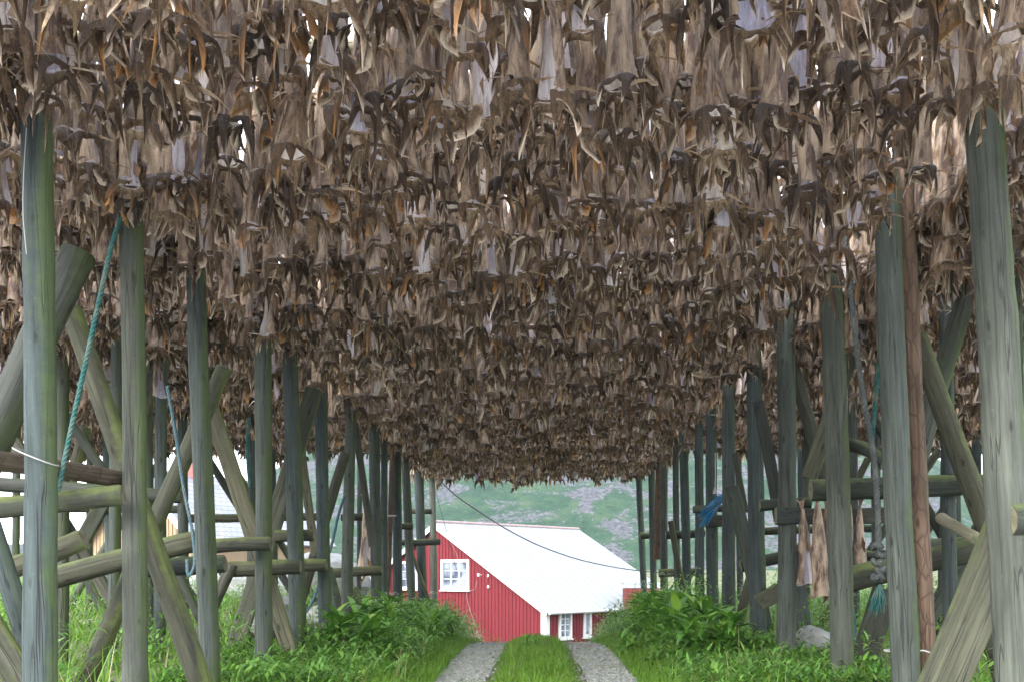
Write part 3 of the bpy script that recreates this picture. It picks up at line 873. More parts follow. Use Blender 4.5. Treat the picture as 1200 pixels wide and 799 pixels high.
for k in range(96):          # a lengthwise row beside the right posts
    y = 5.1 + k * .118
    if not any(abs(3.04 - px) < .16 and abs(y - py) < .2 for px, py in POST_XY):
        fish.append([int((y - ROW0) / ROWD + .5), 3.05 + rng.uniform(-.05, .05), y, CZ + HB + .1 + rng.normal(0, .08), rng.uniform(0, 2 * np.pi), rng.uniform(1., 1.3)])
for (px_, d_), pp in zip(POST_XY[:26:2], POST_XY[1:26:2]):      # fish tied close in front of the left posts
    for e in (-.10, .0, .10):
        fish.append([int((d_ - ROW0) / ROWD + .5), pp[0] + .03 + e + rng.uniform(-.02, .02), d_ - .27 + rng.uniform(-.03, .03), CZ + HB + rng.normal(.03, .05), rng.uniform(0, 2 * np.pi), rng.uniform(1., 1.25)])
fish.sort(key=lambda f: f[2])


def in_frame(f):
    px, py = proj(f[1], f[2], f[3] + .06)
    return 6 < px < 1194 and py > 6


near = [f for f in fish if in_frame(f)][:298]
nearid = set(map(id, near))
rest = [f for f in fish if id(f) not in nearid]

# --- individually built fish
tones_n = 48
lib_me = []
for j, (parts, L) in enumerate(LIB_HI):
    tone = (j * .618034 + .07) % 1.0
    d = {}
    for nm, (V, Q, pv, am) in parts.items():
        base = nm.rstrip('23')
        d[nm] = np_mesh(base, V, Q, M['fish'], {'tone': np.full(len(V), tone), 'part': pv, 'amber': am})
    amb = parts['collar'][3].max()
    lib_me.append((d, L, tone, amb))


def tone_word(t, amb):
    w = 'brownish' if t < .08 else 'cream-grey' if t < .25 else 'lilac-grey' if t < .42 else 'slate-blue' if t < .56 else 'pale cream' if t < .7 else 'purple-grey' if t < .84 else 'dark brown' if t < .95 else 'cream-grey'
    return w + (' amber-tipped' if amb > .45 else '')


rows = {}
for f in near: rows.setdefault(f[0], []).append(f)
rowno = {r: i for i, r in enumerate(sorted(rows))}
GF = 'dried cod hanging from the drying poles'
for r_, fs in rows.items():
    fs.sort(key=lambda f: f[1])
    for k, f in enumerate(fs):
        d, L, tone, amb = random.choice(lib_me)
        root = link('dried_cod', d['body'])
        s = f[5]
        root.location = (f[1], f[2], f[3] + (L + .10) * s); root.rotation_euler = (random.uniform(-.05, .05), random.uniform(-.05, .05), f[4]); root.scale = (s, s, s)
        for nm, me in d.items():
            if nm != 'body': link(nm.rstrip('23'), me, root)
        tag(root, '%s dried cod hanging %s from the left in the %s row' % (tone_word(tone, amb), ordn(k), ordn(rowno[r_])), 'dried fish', GF)


def bake(fl, name):
    VV, QQ, TT, PP, AA = [], [], [], [], []; off = 0
    for f in fl:
        hi = f[2] < 12.5
        parts, L = random.choice(LIB_HI if hi else LIB_LO)
        c, s_ = math.cos(f[4]), math.sin(f[4]); s = f[5]; tone = random.random()
        tx, ty = random.uniform(-.06, .06), random.uniform(-.06, .06)
        for nm, (V, Q, pv, am) in parts.items():
            if nm == 'tail_fin' and not hi: continue
            x = V[:, 0] * s + tx * V[:, 2]; y = V[:, 1] * s + ty * V[:, 2]
            W = np.stack([x * c - y * s_ + f[1], x * s_ + y * c + f[2], V[:, 2] * s + f[3] + (L + .10) * s], -1)
            VV.append(W); QQ.append(Q + off); off += len(V)
            TT.append(np.full(len(V), tone)); PP.append(pv); AA.append(am)
    V = np.concatenate(VV)
    me = np_mesh(name, V, np.concatenate(QQ), M['fish'], {'tone': np.concatenate(TT), 'part': np.concatenate(PP), 'amber': np.concatenate(AA)})
    return link(name, me)


o = bake(rest, 'hanging_dried_cod')
tag(o, 'mass of brown and grey dried cod hanging from the rack beyond the front rows', 'dried fish', None, 'stuff')
print('fish', len(fish), 'near', len(near), 'rest quads', len(o.data.polygons), 'dmax near', near[-1][2])

# loose fish on the right rail
GL = 'dried fish hung low on the right rail'
for px, py, d, sc, yaw, lab in [(940, 596, 11.9, 1.35, .4, 'long pale dried fish hanging beside the fourth right post'), (958, 588, 11.75, 1.55, 2.2, 'split dried fish with a dark open belly left of the third right post'),
                                (968, 596, 11.9, 1.45, 5.2, 'pale dried fish partly behind the third right post'), (996, 590, 12.05, 1.25, 1.2, 'dried fish right of the third right post, left of the rope'),
                                (1008, 592, 12.1, 1.15, 3.6, 'brownish dried fish just left of the knotted rope'), (1118, 596, 11.2, 1.2, .2, 'looped pale dried fish under the thick mossy rail'),
                                (428, 588, 18.5, 1.7, 1.0, 'pair of dried fish hanging low between the seventh and eighth left posts'), (190, 396, 12.3, 1.0, .6, 'pale fish hanging lower than the rest above the blue-grey rope')]:
    dd, L, tone, amb = lib_me[int(px) % 48]
    root = link('dried_cod', dd['body']); root.location = P(px, py, d); root.rotation_euler = (0, 0, yaw); root.scale = (sc * .95, sc * .95, sc * 1.05)
    for nm, me in dd.items():
        if nm in ('tail_fin', 'throat_flap'): link(nm, me, root)
    tag(root, lab, 'dried fish', GL)


# ------------------------------------------------------------------ ropes, strings, wires
def spline(pts, n=10):
    pts = [Vector(p) for p in pts]; out = []
    for i in range(len(pts) - 1):
        p0, p1, p2, p3 = pts[max(i - 1, 0)], pts[i], pts[i + 1], pts[min(i + 2, len(pts) - 1)]
        for k in range(n):
            t = k / n
            out.append(.5 * ((2 * p1) + (p2 - p0) * t + (2 * p0 - 5 * p1 + 4 * p2 - p3) * t * t + (3 * p1 - p0 - 3 * p2 + p3) * t ** 3))
    return out + [pts[-1]]


def twisted(mb, pts, r, turns_per_m=9., strands=3, sides=6):
    """a laid rope: strands wound round a centre line"""
    L = [0]
    for a, b in zip(pts, pts[1:]): L.append(L[-1] + (b - a).length)
    N_ = max(8, int(L[-1] * turns_per_m * 7))
    cs = []
    for i in range(N_ + 1):
        s = L[-1] * i / N_; j = 0
        while j < len(L) - 2 and L[j + 1] < s: j += 1
        t = (s - L[j]) / max(1e-6, L[j + 1] - L[j]); cs.append((pts[j].lerp(pts[j + 1], t), (pts[j + 1] - pts[j]).normalized(), s))
    for k in range(strands):
        out = []
        for p, t, s in cs:
            u = t.cross(Vector((0, 1, .01))).normalized() if abs(t.y) < .95 else Vector((1, 0, 0)); w = t.cross(u)
            an = 2 * math.pi * (s * turns_per_m + k / strands)
            out.append(p + (u * math.cos(an) + w * math.sin(an)) * r * .52)
        mb.tube(out, r * .56, sides)


def rope(name, pts, r, m, label, cat='rope', group=None, tpm=9.):
    mb = MB(); twisted(mb, spline(pts), r, tpm)
    o = mb.build(name, M[m]); tag(o, label, cat, group)
    return o


rope('rope', [P(141, 255, 7.1), P(128, 300, 7.1), P(106, 400, 7.05), P(86, 490, 7.0), P(68, 575, 7.0)], .017, 'teal', 'thick teal rope hanging slack between the first two left posts')
rope('rope', [P(196, 452, 9.1), P(207, 515, 9.1), P(215, 570, 9.1), P(226, 625, 9.08), P(228, 660, 9.05), P(221, 674, 9.05), P(219, 655, 9.05)], .015, 'bluerope', 'blue-grey rope ending in a loop left of the third left post')
rope('rope', [P(292, 490, 12.), P(290, 530, 12.), P(293, 570, 12.)], .022, 'teal', 'short teal rope hanging left of the fourth left post')
rope('rope', [P(404, 580, 15.4), P(396, 605, 15.4), P(388, 640, 15.4), P(368, 700, 15.4), P(356, 720, 15.4)], .022, 'bluerope', 'pale blue rope slanting between the sixth and seventh left posts')
rk = rope('knotted_rope', [P(990, 262, 9.5), P(1000, 370, 9.5), P(1010, 455, 9.5), P(1023, 530, 9.55), P(1028, 590, 9.5), P(1029, 640, 9.5)], .026, 'greyrope', 'grey knotted rope with a frayed teal end right of the third right post')
kb = MB()
for k in range(5):
    c = P(1030 + (3 if k % 2 else -2), 640 + k * 9, 9.47); ring = [c + Vector((.038 * math.cos(a), .03 * math.sin(a), .018 * math.sin(a * 2 + k))) for a in np.linspace(0, 2 * math.pi, 14)]
    twisted(kb, ring, .026, 12)
kb.build('knot', M['greyrope'], rk)
fb = MB()
for k in range(46):
    c = P(1031, 684, 9.47); e = c + Vector((random.uniform(-.10, .05), random.uniform(-.05, .05), -random.uniform(.12, .30)))
    fb.tube([c, c.lerp(e, .5) + Vector((random.uniform(-.02, .02), random.uniform(-.02, .02), 0)), e], [.007, .006, .003], 4)
fb.build('frayed_end', M['teal'], rk)
rope('rope', [P(1029, 425, 10.6), P(1026, 470, 10.6), P(1021, 522, 10.6)], .024, 'teal', 'short bright teal rope behind the grey knotted rope')
rope('rope', [P(998, 712, 11.2), P(1001, 740, 11.2), P(1000, 772, 11.2)], .03, 'teal', 'teal rope end hanging low right of the third right post')
bb = MB()
for k in range(44):
    a = P(846 + random.uniform(-3, 2), 582 + random.uniform(-4, 6), 16.6); e = P(826 + random.uniform(-8, 6), 604 + random.uniform(-8, 14), 16.55) + Vector((0, random.uniform(-.15, .1), 0))
    bb.tube([a, a.lerp(e, .5) + Vector((random.uniform(-.04, .04), random.uniform(-.05, .05), random.uniform(-.02, .07))), e], .010, 4)
tag(bb.build('net_cord', M['blue']), 'bright blue bunch of net cord snagged on the seventh right post', 'net cord')
sb = MB(); sb.tube(spline([P(838, 530, 16.3), P(838.5, 550, 16.3), P(838, 570, 16.3)]), .008, 5)
for k in range(10): sb.tube([P(838, 570, 16.3), P(838 + random.uniform(-3, 3), 578, 16.3)], .008, 4)
tag(sb.build('string', M['twine']), 'white string with a tassel hanging beside the sixth right post', 'string')


def tie(pts, r, label, m='twine'):
    mb = MB(); mb.tube(spline(pts, 8), r, 6); tag(mb.build('string_tie', M[m]), label, 'string')


c0 = P(1060, 762, 8.3); c1 = P(1087, 764, 8.3)
ring = [Vector((c0.x + .15 * math.cos(a), c0.y + .15 * math.sin(a), c0.z)) for a in np.linspace(math.pi * .5, math.pi * 1.5, 9)] + \
       [Vector((.5 * (c0.x + c1.x), c0.y - .145, c0.z + .012))] + [Vector((c1.x + .115 * math.cos(a), c1.y + .125 * math.sin(a), c1.z)) for a in np.linspace(-math.pi * .5, math.pi * .5, 9)]
tie(ring + [ring[0]], .007, 'white string tying the bark pole to the second right post')
c = P(42, 541, 6.0)
tie([Vector((c.x + .118 * math.cos(a), c.y + .118 * math.sin(a), c.z + .03 - .05 * math.cos(a))) for a in np.linspace(0, 2 * math.pi, 20)], .004, 'thin pale wire wound round the nearest left post')
tie([P(31, 150, 5.85), P(28, 200, 5.87), P(27, 250, 5.87), P(31, 298, 5.87)], .002, 'thin yellowish string hanging down the nearest left post')
c = P(1140, 563, 10.28)
tie([Vector((c.x + .02 * math.sin(3 * a), c.y + .13 * math.cos(a) + .12, c.z + .13 * math.sin(a))) for a in np.linspace(0, 2 * math.pi, 18)], .008, 'pale twine lashed round the thick mossy rail on the right')
c = P(458, 717, 20.9)
tie([Vector((c.x + .14 * math.cos(a), c.y + .14 * math.sin(a), c.z)) for a in np.linspace(0, 2 * math.pi, 16)], .009, 'pale string round the thin brown pole, near the ground')
c = P(452, 604, 20.6)
tie([Vector((c.x + .2 * math.cos(a), c.y + .16 * math.sin(a), c.z + .02 * math.sin(a))) for a in np.linspace(0, 2 * math.pi, 16)], .009, 'pale string round the thin brown pole, higher up')


def wire(pts, r, label):
    mb = MB(); mb.tube(spline(pts, 12), r, 6); tag(mb.build('cable', M['wire']), label, 'cable', 'cables strung past the red house')


wire([P(455, 500, 33), P(524, 571, 34), P(560, 598, 35), P(600, 623, 36), P(640, 642, 37), P(690, 658, 38), P(756, 669, 40), P(830, 672, 43)], .022, 'thick dark overhead cable sagging across the white roof')
wire([P(500, 540, 36), P(520, 610, 38), P(535, 668, 40.6)], .009, 'thin cable dropping to the gable window of the red house')


# ------------------------------------------------------------------ red house
def basis(g, l):
    return Vector(g).normalized(), Vector(l).normalized(), Vector((0, 0, 1))


def window(parent, c, u, nrm, w, h, cols, rows, fr=.09, name='window'):
    """white timber window in the plane spanned by u and up, facing nrm"""
    up = Vector((0, 0, 1)); Mx = Matrix((u, nrm, up)).transposed()
    f = MB()
    for sx in (-1, 1): f.box(c + u * sx * (w / 2 - fr / 2) + nrm * .03, fr, .09, h, Mx)
    for sz in (-1, 1): f.box(c + up * sz * (h / 2 - fr / 2) + nrm * .028, w - 2 * fr, .084, fr, Mx)
    f.box(c - up * (h / 2 + .025) + nrm * .05, w + .08, .13, .05, Mx)
    fo = f.build(name, M['white'], parent)
    iw, ih = w - 2 * fr, h - 2 * fr
    s = MB()
    for k in range(1, cols): s.box(c + u * (-iw / 2 + iw * k / cols) + nrm * .018, .085 if cols == 3 else .05, .05, ih, Mx)
    for k in range(1, rows):
        for q in range(cols): s.box(c + u * (-iw / 2 + iw * (q + .5) / cols) + up * (-ih / 2 + ih * k / rows) + nrm * .016, iw / cols - .085, .036, .03, Mx)
    s.build('sash_bars', M['white'], fo)
    p = MB(); p.box(c + nrm * .006, iw, .01, ih, Mx); p.build('pane', M['glass'], fo)
    return fo


def clad(name, parent, poly, u, nrm, m, z0, step=.19):
    """a wall polygon (in u,z) with upright cover boards; poly gives the top height at u"""
    us = sorted(poly); umin, umax = us[0][0], us[-1][0]
    top = lambda x: float(np.interp(x, [a for a, _ in us], [b for _, b in us]))
    mb = MB(); O = Vector((0, 0, 0))
    k = [a for a, _ in us]
    fr = [u * a + Vector((0, 0, b)) for a, b in us]; bt = [u * a + Vector((0, 0, z0)) for a in k]
    n = len(k)
    mb.add(bt + fr, [(i, i + 1, n + i + 1, n + i) for i in range(n - 1)])
    Mx = Matrix((u, nrm, Vector((0, 0, 1)))).transposed()
    x = umin + step / 2
    while x < umax:
        tz = min(top(x - .05), top(x + .05)) - .02
        mb.box(u * x + nrm * .014 + Vector((0, 0, (tz + z0) / 2)), .10, .024, tz - z0, Mx)
        x += step
    return mb.build(name, M[m], parent)


def roof_slab(mb, p, q, r, s, th, mi=0):
    """slab under the quad p q r s (outer face), thickness downward along its normal"""
    n = (q - p).cross(s - p).normalized()
    if n.z < 0: n = -n
    o = [p, q, r, s]; i_ = [v - n * th for v in o]
    mb.add(o + i_, [(0, 1, 2, 3), (7, 6, 5, 4), (0, 4, 5, 1), (1, 5, 6, 2), (2, 6, 7, 3), (3, 7, 4, 0)], mi)


th = R(40); gdir = Vector((-math.cos(th), math.sin(th), 0)); ldir = Vector((math.sin(th), math.cos(th), 0)); up = Vector((0, 0, 1))
hroot = empty('red_house', (P(640, 712, 42).x, 42, -2.35))
tag(hroot, 'red timber house with a long white roof at the end of the track', 'house')
H = 6.03; Lh = 9.68; EZ = 2.19; RZ = 3.34 + 2.35; Z0 = -.4
ng = -ldir; nl = -gdir            # outward normals of gable and of the eave wall
gw = clad('gable_wall', hroot, [(0, EZ), (H, RZ), (2 * H, EZ)], gdir, ng, 'red', Z0)
lw = clad('side_wall', hroot, [(0, EZ), (Lh, EZ)], ldir, nl, 'red', Z0)
bw = MB(); a0 = gdir * 2 * H; c0_ = ldir * Lh
bw.add([a0 + up * Z0, a0 + up * EZ, a0 + c0_ + up * EZ, a0 + c0_ + up * Z0, c0_ + up * Z0, c0_ + up * EZ, c0_ + gdir * H + up * RZ], [(0, 1, 2, 3), (3, 2, 6, 5, 4)])
bw.build('back_wall', M['red'], hroot)
rf = MB(); ov = .22
sl = (gdir * H + up * (RZ - EZ)).normalized()
sl2 = (-gdir * H + up * (RZ - EZ)).normalized()
e0 = up * EZ - sl * .35 + up * .06; r0 = gdir * H + up * (RZ + .06)
A_ = -ldir * ov; B_ = ldir * (Lh + ov)
roof_slab(rf, e0 + A_, e0 + B_, r0 + B_, r0 + A_, .05)
e1 = gdir * 2 * H + up * EZ - sl2 * .35 + up * .06
roof_slab(rf, r0 + A_, r0 + B_, e1 + B_, e1 + A_, .05)
nn = ldir.cross(sl).normalized(); nn = nn if nn.z > 0 else -nn
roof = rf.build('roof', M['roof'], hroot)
sm = MB()
Ls = (r0 - e0).length
k = .3
Mr = Matrix((ldir, sl, nn)).transposed()
while k < Lh:                                          # standing seams of the sheet roof
    sm.box(e0 + ldir * k + sl * Ls / 2 + nn * .008, .035, Ls - .1, .045, Mr); k += .62
for q_, f_ in ((.36, 1), (.68, 1)):
    sm.box(e0 + ldir * Lh / 2 + sl * Ls * q_ + nn * .004, Lh, .05, .012, Mr)
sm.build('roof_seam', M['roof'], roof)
rc = MB(); rc.tube([r0 + A_ + up * .02, r0 + B_ + up * .02], .07, 8); rc.build('ridge_cap', M['rust'], roof)
gt = MB(); gt.tube([e0 + A_ - nl * -.05 - up * .07, e0 + B_ + nl * .05 - up * .07], .065, 8); gt.build('gutter', M['greymetal'], hroot)
bg = MB()
for (p, q) in ((e0 + A_, r0 + A_), (r0 + A_, e1 + A_)):
    dvec = (q - p).normalized(); nv = ldir.cross(dvec); nv = nv if nv.z > 0 else -nv
    Mb = Matrix((dvec, ldir, nv)).transposed()
    bg.box((p + q) / 2 - nv * .12 - ldir * .02, (q - p).length, .04, .2, Mb)
bg.build('bargeboard', M['white'], hroot)
cb = MB(); Mg = Matrix((gdir, ng, up)).transposed()
cb.box(gdir * .10 + ng * .03 + up * (EZ + Z0) / 2, .26, .05, EZ - Z0, Mg); cb.box(ldir * .06 + nl * .032 + up * (EZ + Z0) / 2, .2, .05, EZ - Z0 - .1, Matrix((ldir, nl, up)).transposed())
cb.build('corner_board', M['white'], hroot)


def on_gable(px, py):
    """point of the gable wall seen at this photo pixel, as offset from the house"""
    o = hroot.location; k = (px - VX) / F
    s = (o.x - k * o.y) / (k * gdir.y - gdir.x)
    d = o.y + s * gdir.y
    return gdir * s + up * (CZ + (VY - py) * d / F - o.z)


def on_side(px, py):
    o = hroot.location; k = (px - VX) / F
    s = (o.x - k * o.y) / (k * ldir.y - ldir.x)
    d = o.y + s * ldir.y
    return ldir * s + up * (CZ + (VY - py) * d / F - o.z)


for (x0, x1, y0, y1), cols, rows_ in [((518, 551, 655, 691), 3, 3), ((470, 491, 657, 690), 2, 3)]:
    a_, b_ = on_gable(x0, (y0 + y1) / 2), on_gable(x1, (y0 + y1) / 2)
    hh = abs(on_gable((x0 + x1) / 2, y0).z - on_gable((x0 + x1) / 2, y1).z)
    window(hroot, (a_ + b_) / 2 + ng * .02, -gdir, ng, (a_ - b_).length, hh, cols, rows_, .12)
for (x0, x1, y0, y1), cols, rows_ in [((654, 668.5, 715, 748), 2, 4), ((682.5, 691.5, 715, 746), 1, 1)]:
    a_, b_ = on_side(x0, (y0 + y1) / 2), on_side(x1, (y0 + y1) / 2)
    hh = abs(on_side((x0 + x1) / 2, y0).z - on_side((x0 + x1) / 2, y1).z)
    window(hroot, (a_ + b_) / 2 + nl * .02, ldir, nl, (a_ - b_).length, hh, cols, rows_, .10 if cols == 2 else .13)
for px, py in ((574, 674), (574, 687)):
    mb = MB(); c = on_gable(px, py) + ng * .10
    mb.tube([c - ng * .10, c - ng * .02], .03, 8); mb.tube([c - up * .06, c - up * .02, c + up * .02, c + up * .07], [.03, .045, .045, .025], 10)
    mb.build('insulator', M['white'], hroot)
mb = MB(); c = on_gable(562, 673); mb.box(c + ng * .05, .09, .08, .13, Mg); mb.tube([c + ng * .08 - gdir * .22, c + ng * .08 + gdir * .08], .012, 6); mb.build('wall_bracket', M['greymetal'], hroot)
mb = MB(); mb.tube(spline([on_gable(560, 680) + ng * .05, on_gable(557, 690) + ng * .05, on_gable(548, 694) + ng * .05, on_gable(552, 715) + ng * .05, on_gable(566, 755) + ng * .05]), .006, 5)
mb.tube(spline([on_gable(530, 635) + ng * .05, on_gable(541, 662) + ng * .06, on_gable(548, 694) + ng * .05]), .005, 5)
mb.build('wall_cable', M['twine'], hroot)
# lean-to porch at the gable
pc = on_gable(522, 716)
pr = MB(); roof_slab(pr, pc + gdir * 1.3 + ng * 1.4 - up * .05, pc - gdir * .45 + ng * 1.4 - up * .28, pc - gdir * .45 + ng * .05 + up * .02, pc + gdir * 1.3 + ng * .05 + up * .25, .06)
po = pr.build('porch_roof', M['rust'], hroot)
pb = MB(); pb.box(pc + gdir * .4 + ng * 1.42 - up * .19, 1.75, .04, .12, Mg); pb.build('fascia', M['white'], po)
pw = MB(); pw.box(pc + gdir * .5 + ng * .7 - up * 1.2, 1.4, 1.2, 1.9, Mg); pw.build('porch_wall', M['red'], hroot)
pp = MB(); pp.box(pc - gdir * .3 + ng * 1.25 - up * 1.2, .1, .1, 1.85, Mg); pp.build('porch_post', M['white'], hroot)

# little red outbuilding to the right of the house
ob = empty('red_outbuilding', (P(745, 700, 44.5).x, 44.5, -2.3)); tag(ob, 'small flat-topped red outbuilding at the right corner of the white roof', 'outbuilding')
X_, Y_ = Vector((1, 0, 0)), Vector((0, -1, 0))
wt = CZ + (VY - 685) * 44.5 / F + 2.3
w1 = MB(); w1.box((.35, .9, wt / 2 - .2), 1.5, 1.8, wt - .2 + .3)
k = -.36
while k < 1.1: w1.box((k, -.012, wt / 2 - .2), .09, .024, wt); k += .18
w1.build('wall', M['red'], ob)
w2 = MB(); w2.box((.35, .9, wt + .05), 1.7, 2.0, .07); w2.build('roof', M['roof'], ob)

# ------------------------------------------------------------------ ochre house on the left
oc = empty('ochre_house', (P(165, 690, 38).x, 38, .35)); tag(oc, 'small ochre boarded house with a grey slate roof, seen between the left posts', 'house')
g2 = Vector((-math.cos(R(24)), math.sin(R(24)), 0)); l2 = Vector((math.sin(R(24)), math.cos(R(24)), 0))
RZ2 = CZ + 120 * 38 / F - .35; hw = 2.35; EZ2 = RZ2 - 2.35
sh = g2 * -hw
wl_ = MB()
ow = clad('gable_wall', oc, [(-hw, EZ2), (0, RZ2), (hw, EZ2)], g2, -l2, 'ochre', -.5, .17)
mb = MB(); a_ = g2 * -hw; b_ = g2 * hw; cc = l2 * 8
mb.add([a_ - up * .5, a_ + up * EZ2, a_ + cc + up * EZ2, a_ + cc - up * .5, b_ - up * .5, b_ + up * EZ2, b_ + cc + up * EZ2, b_ + cc - up * .5, cc + up * RZ2], [(0, 3, 2, 1), (4, 5, 6, 7), (3, 7, 6, 8, 2)])
mb.build('side_wall', M['ochre'], oc)
rf2 = bpy.data.meshes.new('roof')
vs = []; fs = []; uvs = []
for s_ in (-1, 1):
    e = g2 * s_ * (hw + .3) + up * (EZ2 - .3 + .08); r_ = up * (RZ2 + .08)
    n0 = (g2 * s_ + up).normalized(); off = len(vs)
    P4 = [e - l2 * .25, e + l2 * 8.25, r_ + l2 * 8.25, r_ - l2 * .25]
    vs += P4 + [v - n0 * .07 for v in P4]
    fs += [(off, off + 1, off + 2, off + 3), (off + 7, off + 6, off + 5, off + 4), (off, off + 4, off + 5, off + 1), (off + 1, off + 5, off + 6, off + 2), (off + 2, off + 6, off + 7, off + 3), (off + 3, off + 7, off + 4, off)]
rf2.from_pydata([tuple(v) for v in vs], [], fs); rf2.materials.append(M['slate'])
ul = rf2.uv_layers.new(name='UVMap')
for pl in rf2.polygons:
    for li in pl.loop_indices:
        v = vs[rf2.loops[li].vertex_index]; ul.data[li].uv = (v.dot(l2), (v.z) * 1.41)
rf2.update(); ro = link('roof', rf2, oc)
mb = MB()
for s_ in (-1, 1):
    p = g2 * s_ * (hw + .3) + up * (EZ2 - .3); q_ = up * RZ2
    dv = (q_ - p).normalized(); nv = l2.cross(dv); nv = nv if nv.z > 0 else -nv
    mb.box((p + q_) / 2 - l2 * .29 - nv * .04, (q_ - p).length, .05, .2, Matrix((dv, l2, nv)).transposed())
mb.build('bargeboard', M['white'], oc)
mb = MB(); mb.box(l2 * 2.6 + up * (RZ2 + .3), .6, .6, 1.1); mb.build('chimney', M['brick'], ro)


# ------------------------------------------------------------------ boulders
def boulder(c, s, seed, lab):
    import bmesh
    bm = bmesh.new(); bmesh.ops.create_icosphere(bm, subdivisions=3, radius=1)
    r = random.Random(seed); a = [r.uniform(0, 6) for _ in range(6)]
    for v in bm.verts:
        p = v.co.copy()
        f = 1 + .16 * math.sin(2.3 * p.x + a[0]) * math.sin(2.1 * p.y + a[1]) + .10 * math.sin(5 * p.z + a[2] + 3 * p.x) + .06 * math.sin(9 * p.y + a[3]) * math.sin(8 * p.x + a[4])
        v.co = Vector((p.x * s[0], p.y * s[1], p.z * s[2])) * f
    me = bpy.data.meshes.new('boulder'); bm.to_mesh(me); bm.free(); me.materials.append(M['rock'])
    for p in me.polygons: p.use_smooth = False
    o = link('boulder', me); o.location = c; tag(o, lab, 'boulder', 'boulders under the racks')


def on_ground(px, d, dz=0.): x = (px - VX) * d / F; return (x, d, float(gz(x, d)) + dz)


boulder(on_ground(958, 12.6, .12), (.30, .26, .27), 1, 'pale grey boulder at the foot of the third right post')
boulder(on_ground(325, 15.5, .25), (.4, .4, .42), 2, 'pale boulder behind the log pile on the left')
boulder(on_ground(392, 18., .25), (.5, .4, .34), 3, 'grey rounded boulder beside the sixth left post')
boulder(on_ground(268, 27., .35), (1.6, .8, .5), 4, 'large low boulder beyond the left posts, before the ochre house')
boulder(on_ground(372, 26., .45), (1.2, .9, .8), 5, 'grey boulder beyond the sixth left post')


# ------------------------------------------------------------------ vegetation
def leaves(pos, az, ln, w, e0, droop, ns=4, prof=None, crease=True):
    """arching leaf strips; all arguments arrays of one length"""
    n = len(az); s = np.linspace(0, 1, ns + 1)
    prof = np.array(prof if prof is not None else np.interp(s, [0, .3, .7, 1], [.35, 1, .7, .05]))
    e = e0[:, None] - droop[:, None] * s[None]
    seg = ln[:, None] / ns
    h = np.concatenate([np.zeros((n, 1)), np.cumsum(np.cos(e[:, :-1]) * seg, 1)], 1)
    v = np.concatenate([np.zeros((n, 1)), np.cumsum(np.sin(e[:, :-1]) * seg, 1)], 1)
    dx, dy = np.cos(az)[:, None], np.sin(az)[:, None]
    C = np.stack([pos[:, 0:1] + dx * h, pos[:, 1:2] + dy * h, pos[:, 2:3] + v], -1)
    Wd = (w[:, None] * prof[None] * .5)[..., None]
    S = np.stack([-dy + 0 * h, dx + 0 * h, 0 * h], -1)
    lift = np.stack([0 * h, 0 * h, np.cos(e) * w[:, None] * prof[None] * .22], -1)
    cols = [C - S * Wd + lift, C, C + S * Wd + lift] if crease else [C - S * Wd, C + S * Wd]
    m = len(cols)
    V = np.stack(cols, 2).reshape(-1, 3)
    b = np.arange(n)[:, None, None] * ((ns + 1) * m) + np.arange(ns)[None, :, None] * m + np.arange(m - 1)[None, None]
    Q = np.stack([b, b + 1, b + m + 1, b + m], -1).reshape(-1, 4)
    return V, Q, (ns + 1) * m


class Veg:
    def __init__(s): s.V, s.Q, s.T, s.o = [], [], [], 0

    def add(s, pos, az, ln, w, e0, droop, tone, **k):
        if len(az) == 0: return
        V, Q, per = leaves(pos, az, ln, w, e0, droop, **k)
        s.V.append(V); s.Q.append(Q + s.o); s.o += len(V); s.T.append(np.repeat(tone, per))

    def build(s, name, m):
        return link(name, np_mesh(name, np.concatenate(s.V), np.concatenate(s.Q), M[m], {'tone': np.concatenate(s.T)}))


U = lambda a, b, n: rng.uniform(a, b, n)


def scatter(n, x0, x1, y0, y1, bias=1.0):
    y = y0 + (y1 - y0) * rng.random(n) ** bias
    x = rng.uniform(x0, x1, n)
    return x, y


def blades(vg, x, y, l0, l1, w0, w1, t0=0., t1=1.):
    n = len(x); z = gz(x, y) - .01
    cl = .5 + .5 * np.sin(x * 3.1 + 1.3 * np.sin(y * 1.9)) * np.sin(y * 2.3 + x)
    vg.add(np.stack([x, y, z], -1), U(0, 6.283, n), U(l0, l1, n) * (.6 + .6 * cl), U(w0, w1, n), U(.75, 1.5, n), U(.2, 1.5, n), np.clip(U(t0, t1, n), 0, 1), ns=3, crease=False, prof=[1, .85, .5, .05])


vg = Veg()
x, y = scatter(34000, -.5, .5, 8.5, 19, 1.3); x = np.sign(x) * np.abs(x) ** 1.15 * 1.05 * (1 + .05 * np.sin(y * 2.1 + np.sign(x))) + rng.normal(0, .03, len(x)); e_ = np.clip(1.25 - np.abs(x) * 1.9, .2, 1.); blades(vg, x, y, .04 * e_, .16 * e_, .006, .012, .3, .98)
x, y = scatter(1500, -.36, .36, 8.5, 15, 1.); blades(vg, x, y, .10, .24, .008, .014, .3, 1.)
for s_ in (-1, 1):      # short grass hugging the outer edges of the ruts
    x, y = scatter(12000, 1.02, 1.5, 8.5, 20, 1.3); blades(vg, s_ * x, y, .06, .20, .006, .012, .2, .9)
    x, y = scatter(2600, .42, 1.1, 8.5, 20, 1.2); k_ = rng.random(2600) < .12 + 1.2 * np.abs(x - .76) ** 1.2; x, y = x[k_], y[k_]; blades(vg, s_ * x, y, .03, .08, .005, .01, .2, .7)
    x, y = scatter(5500, 1.25, 3.3, 9, 30, 1.2); blades(vg, s_ * x, y, .12, .36, .008, .014, .1, .9)
tag(vg.build('grass', 'grass'), 'bright green grass along the middle and edges of the track', 'grass', None, 'stuff')
vg = Veg()
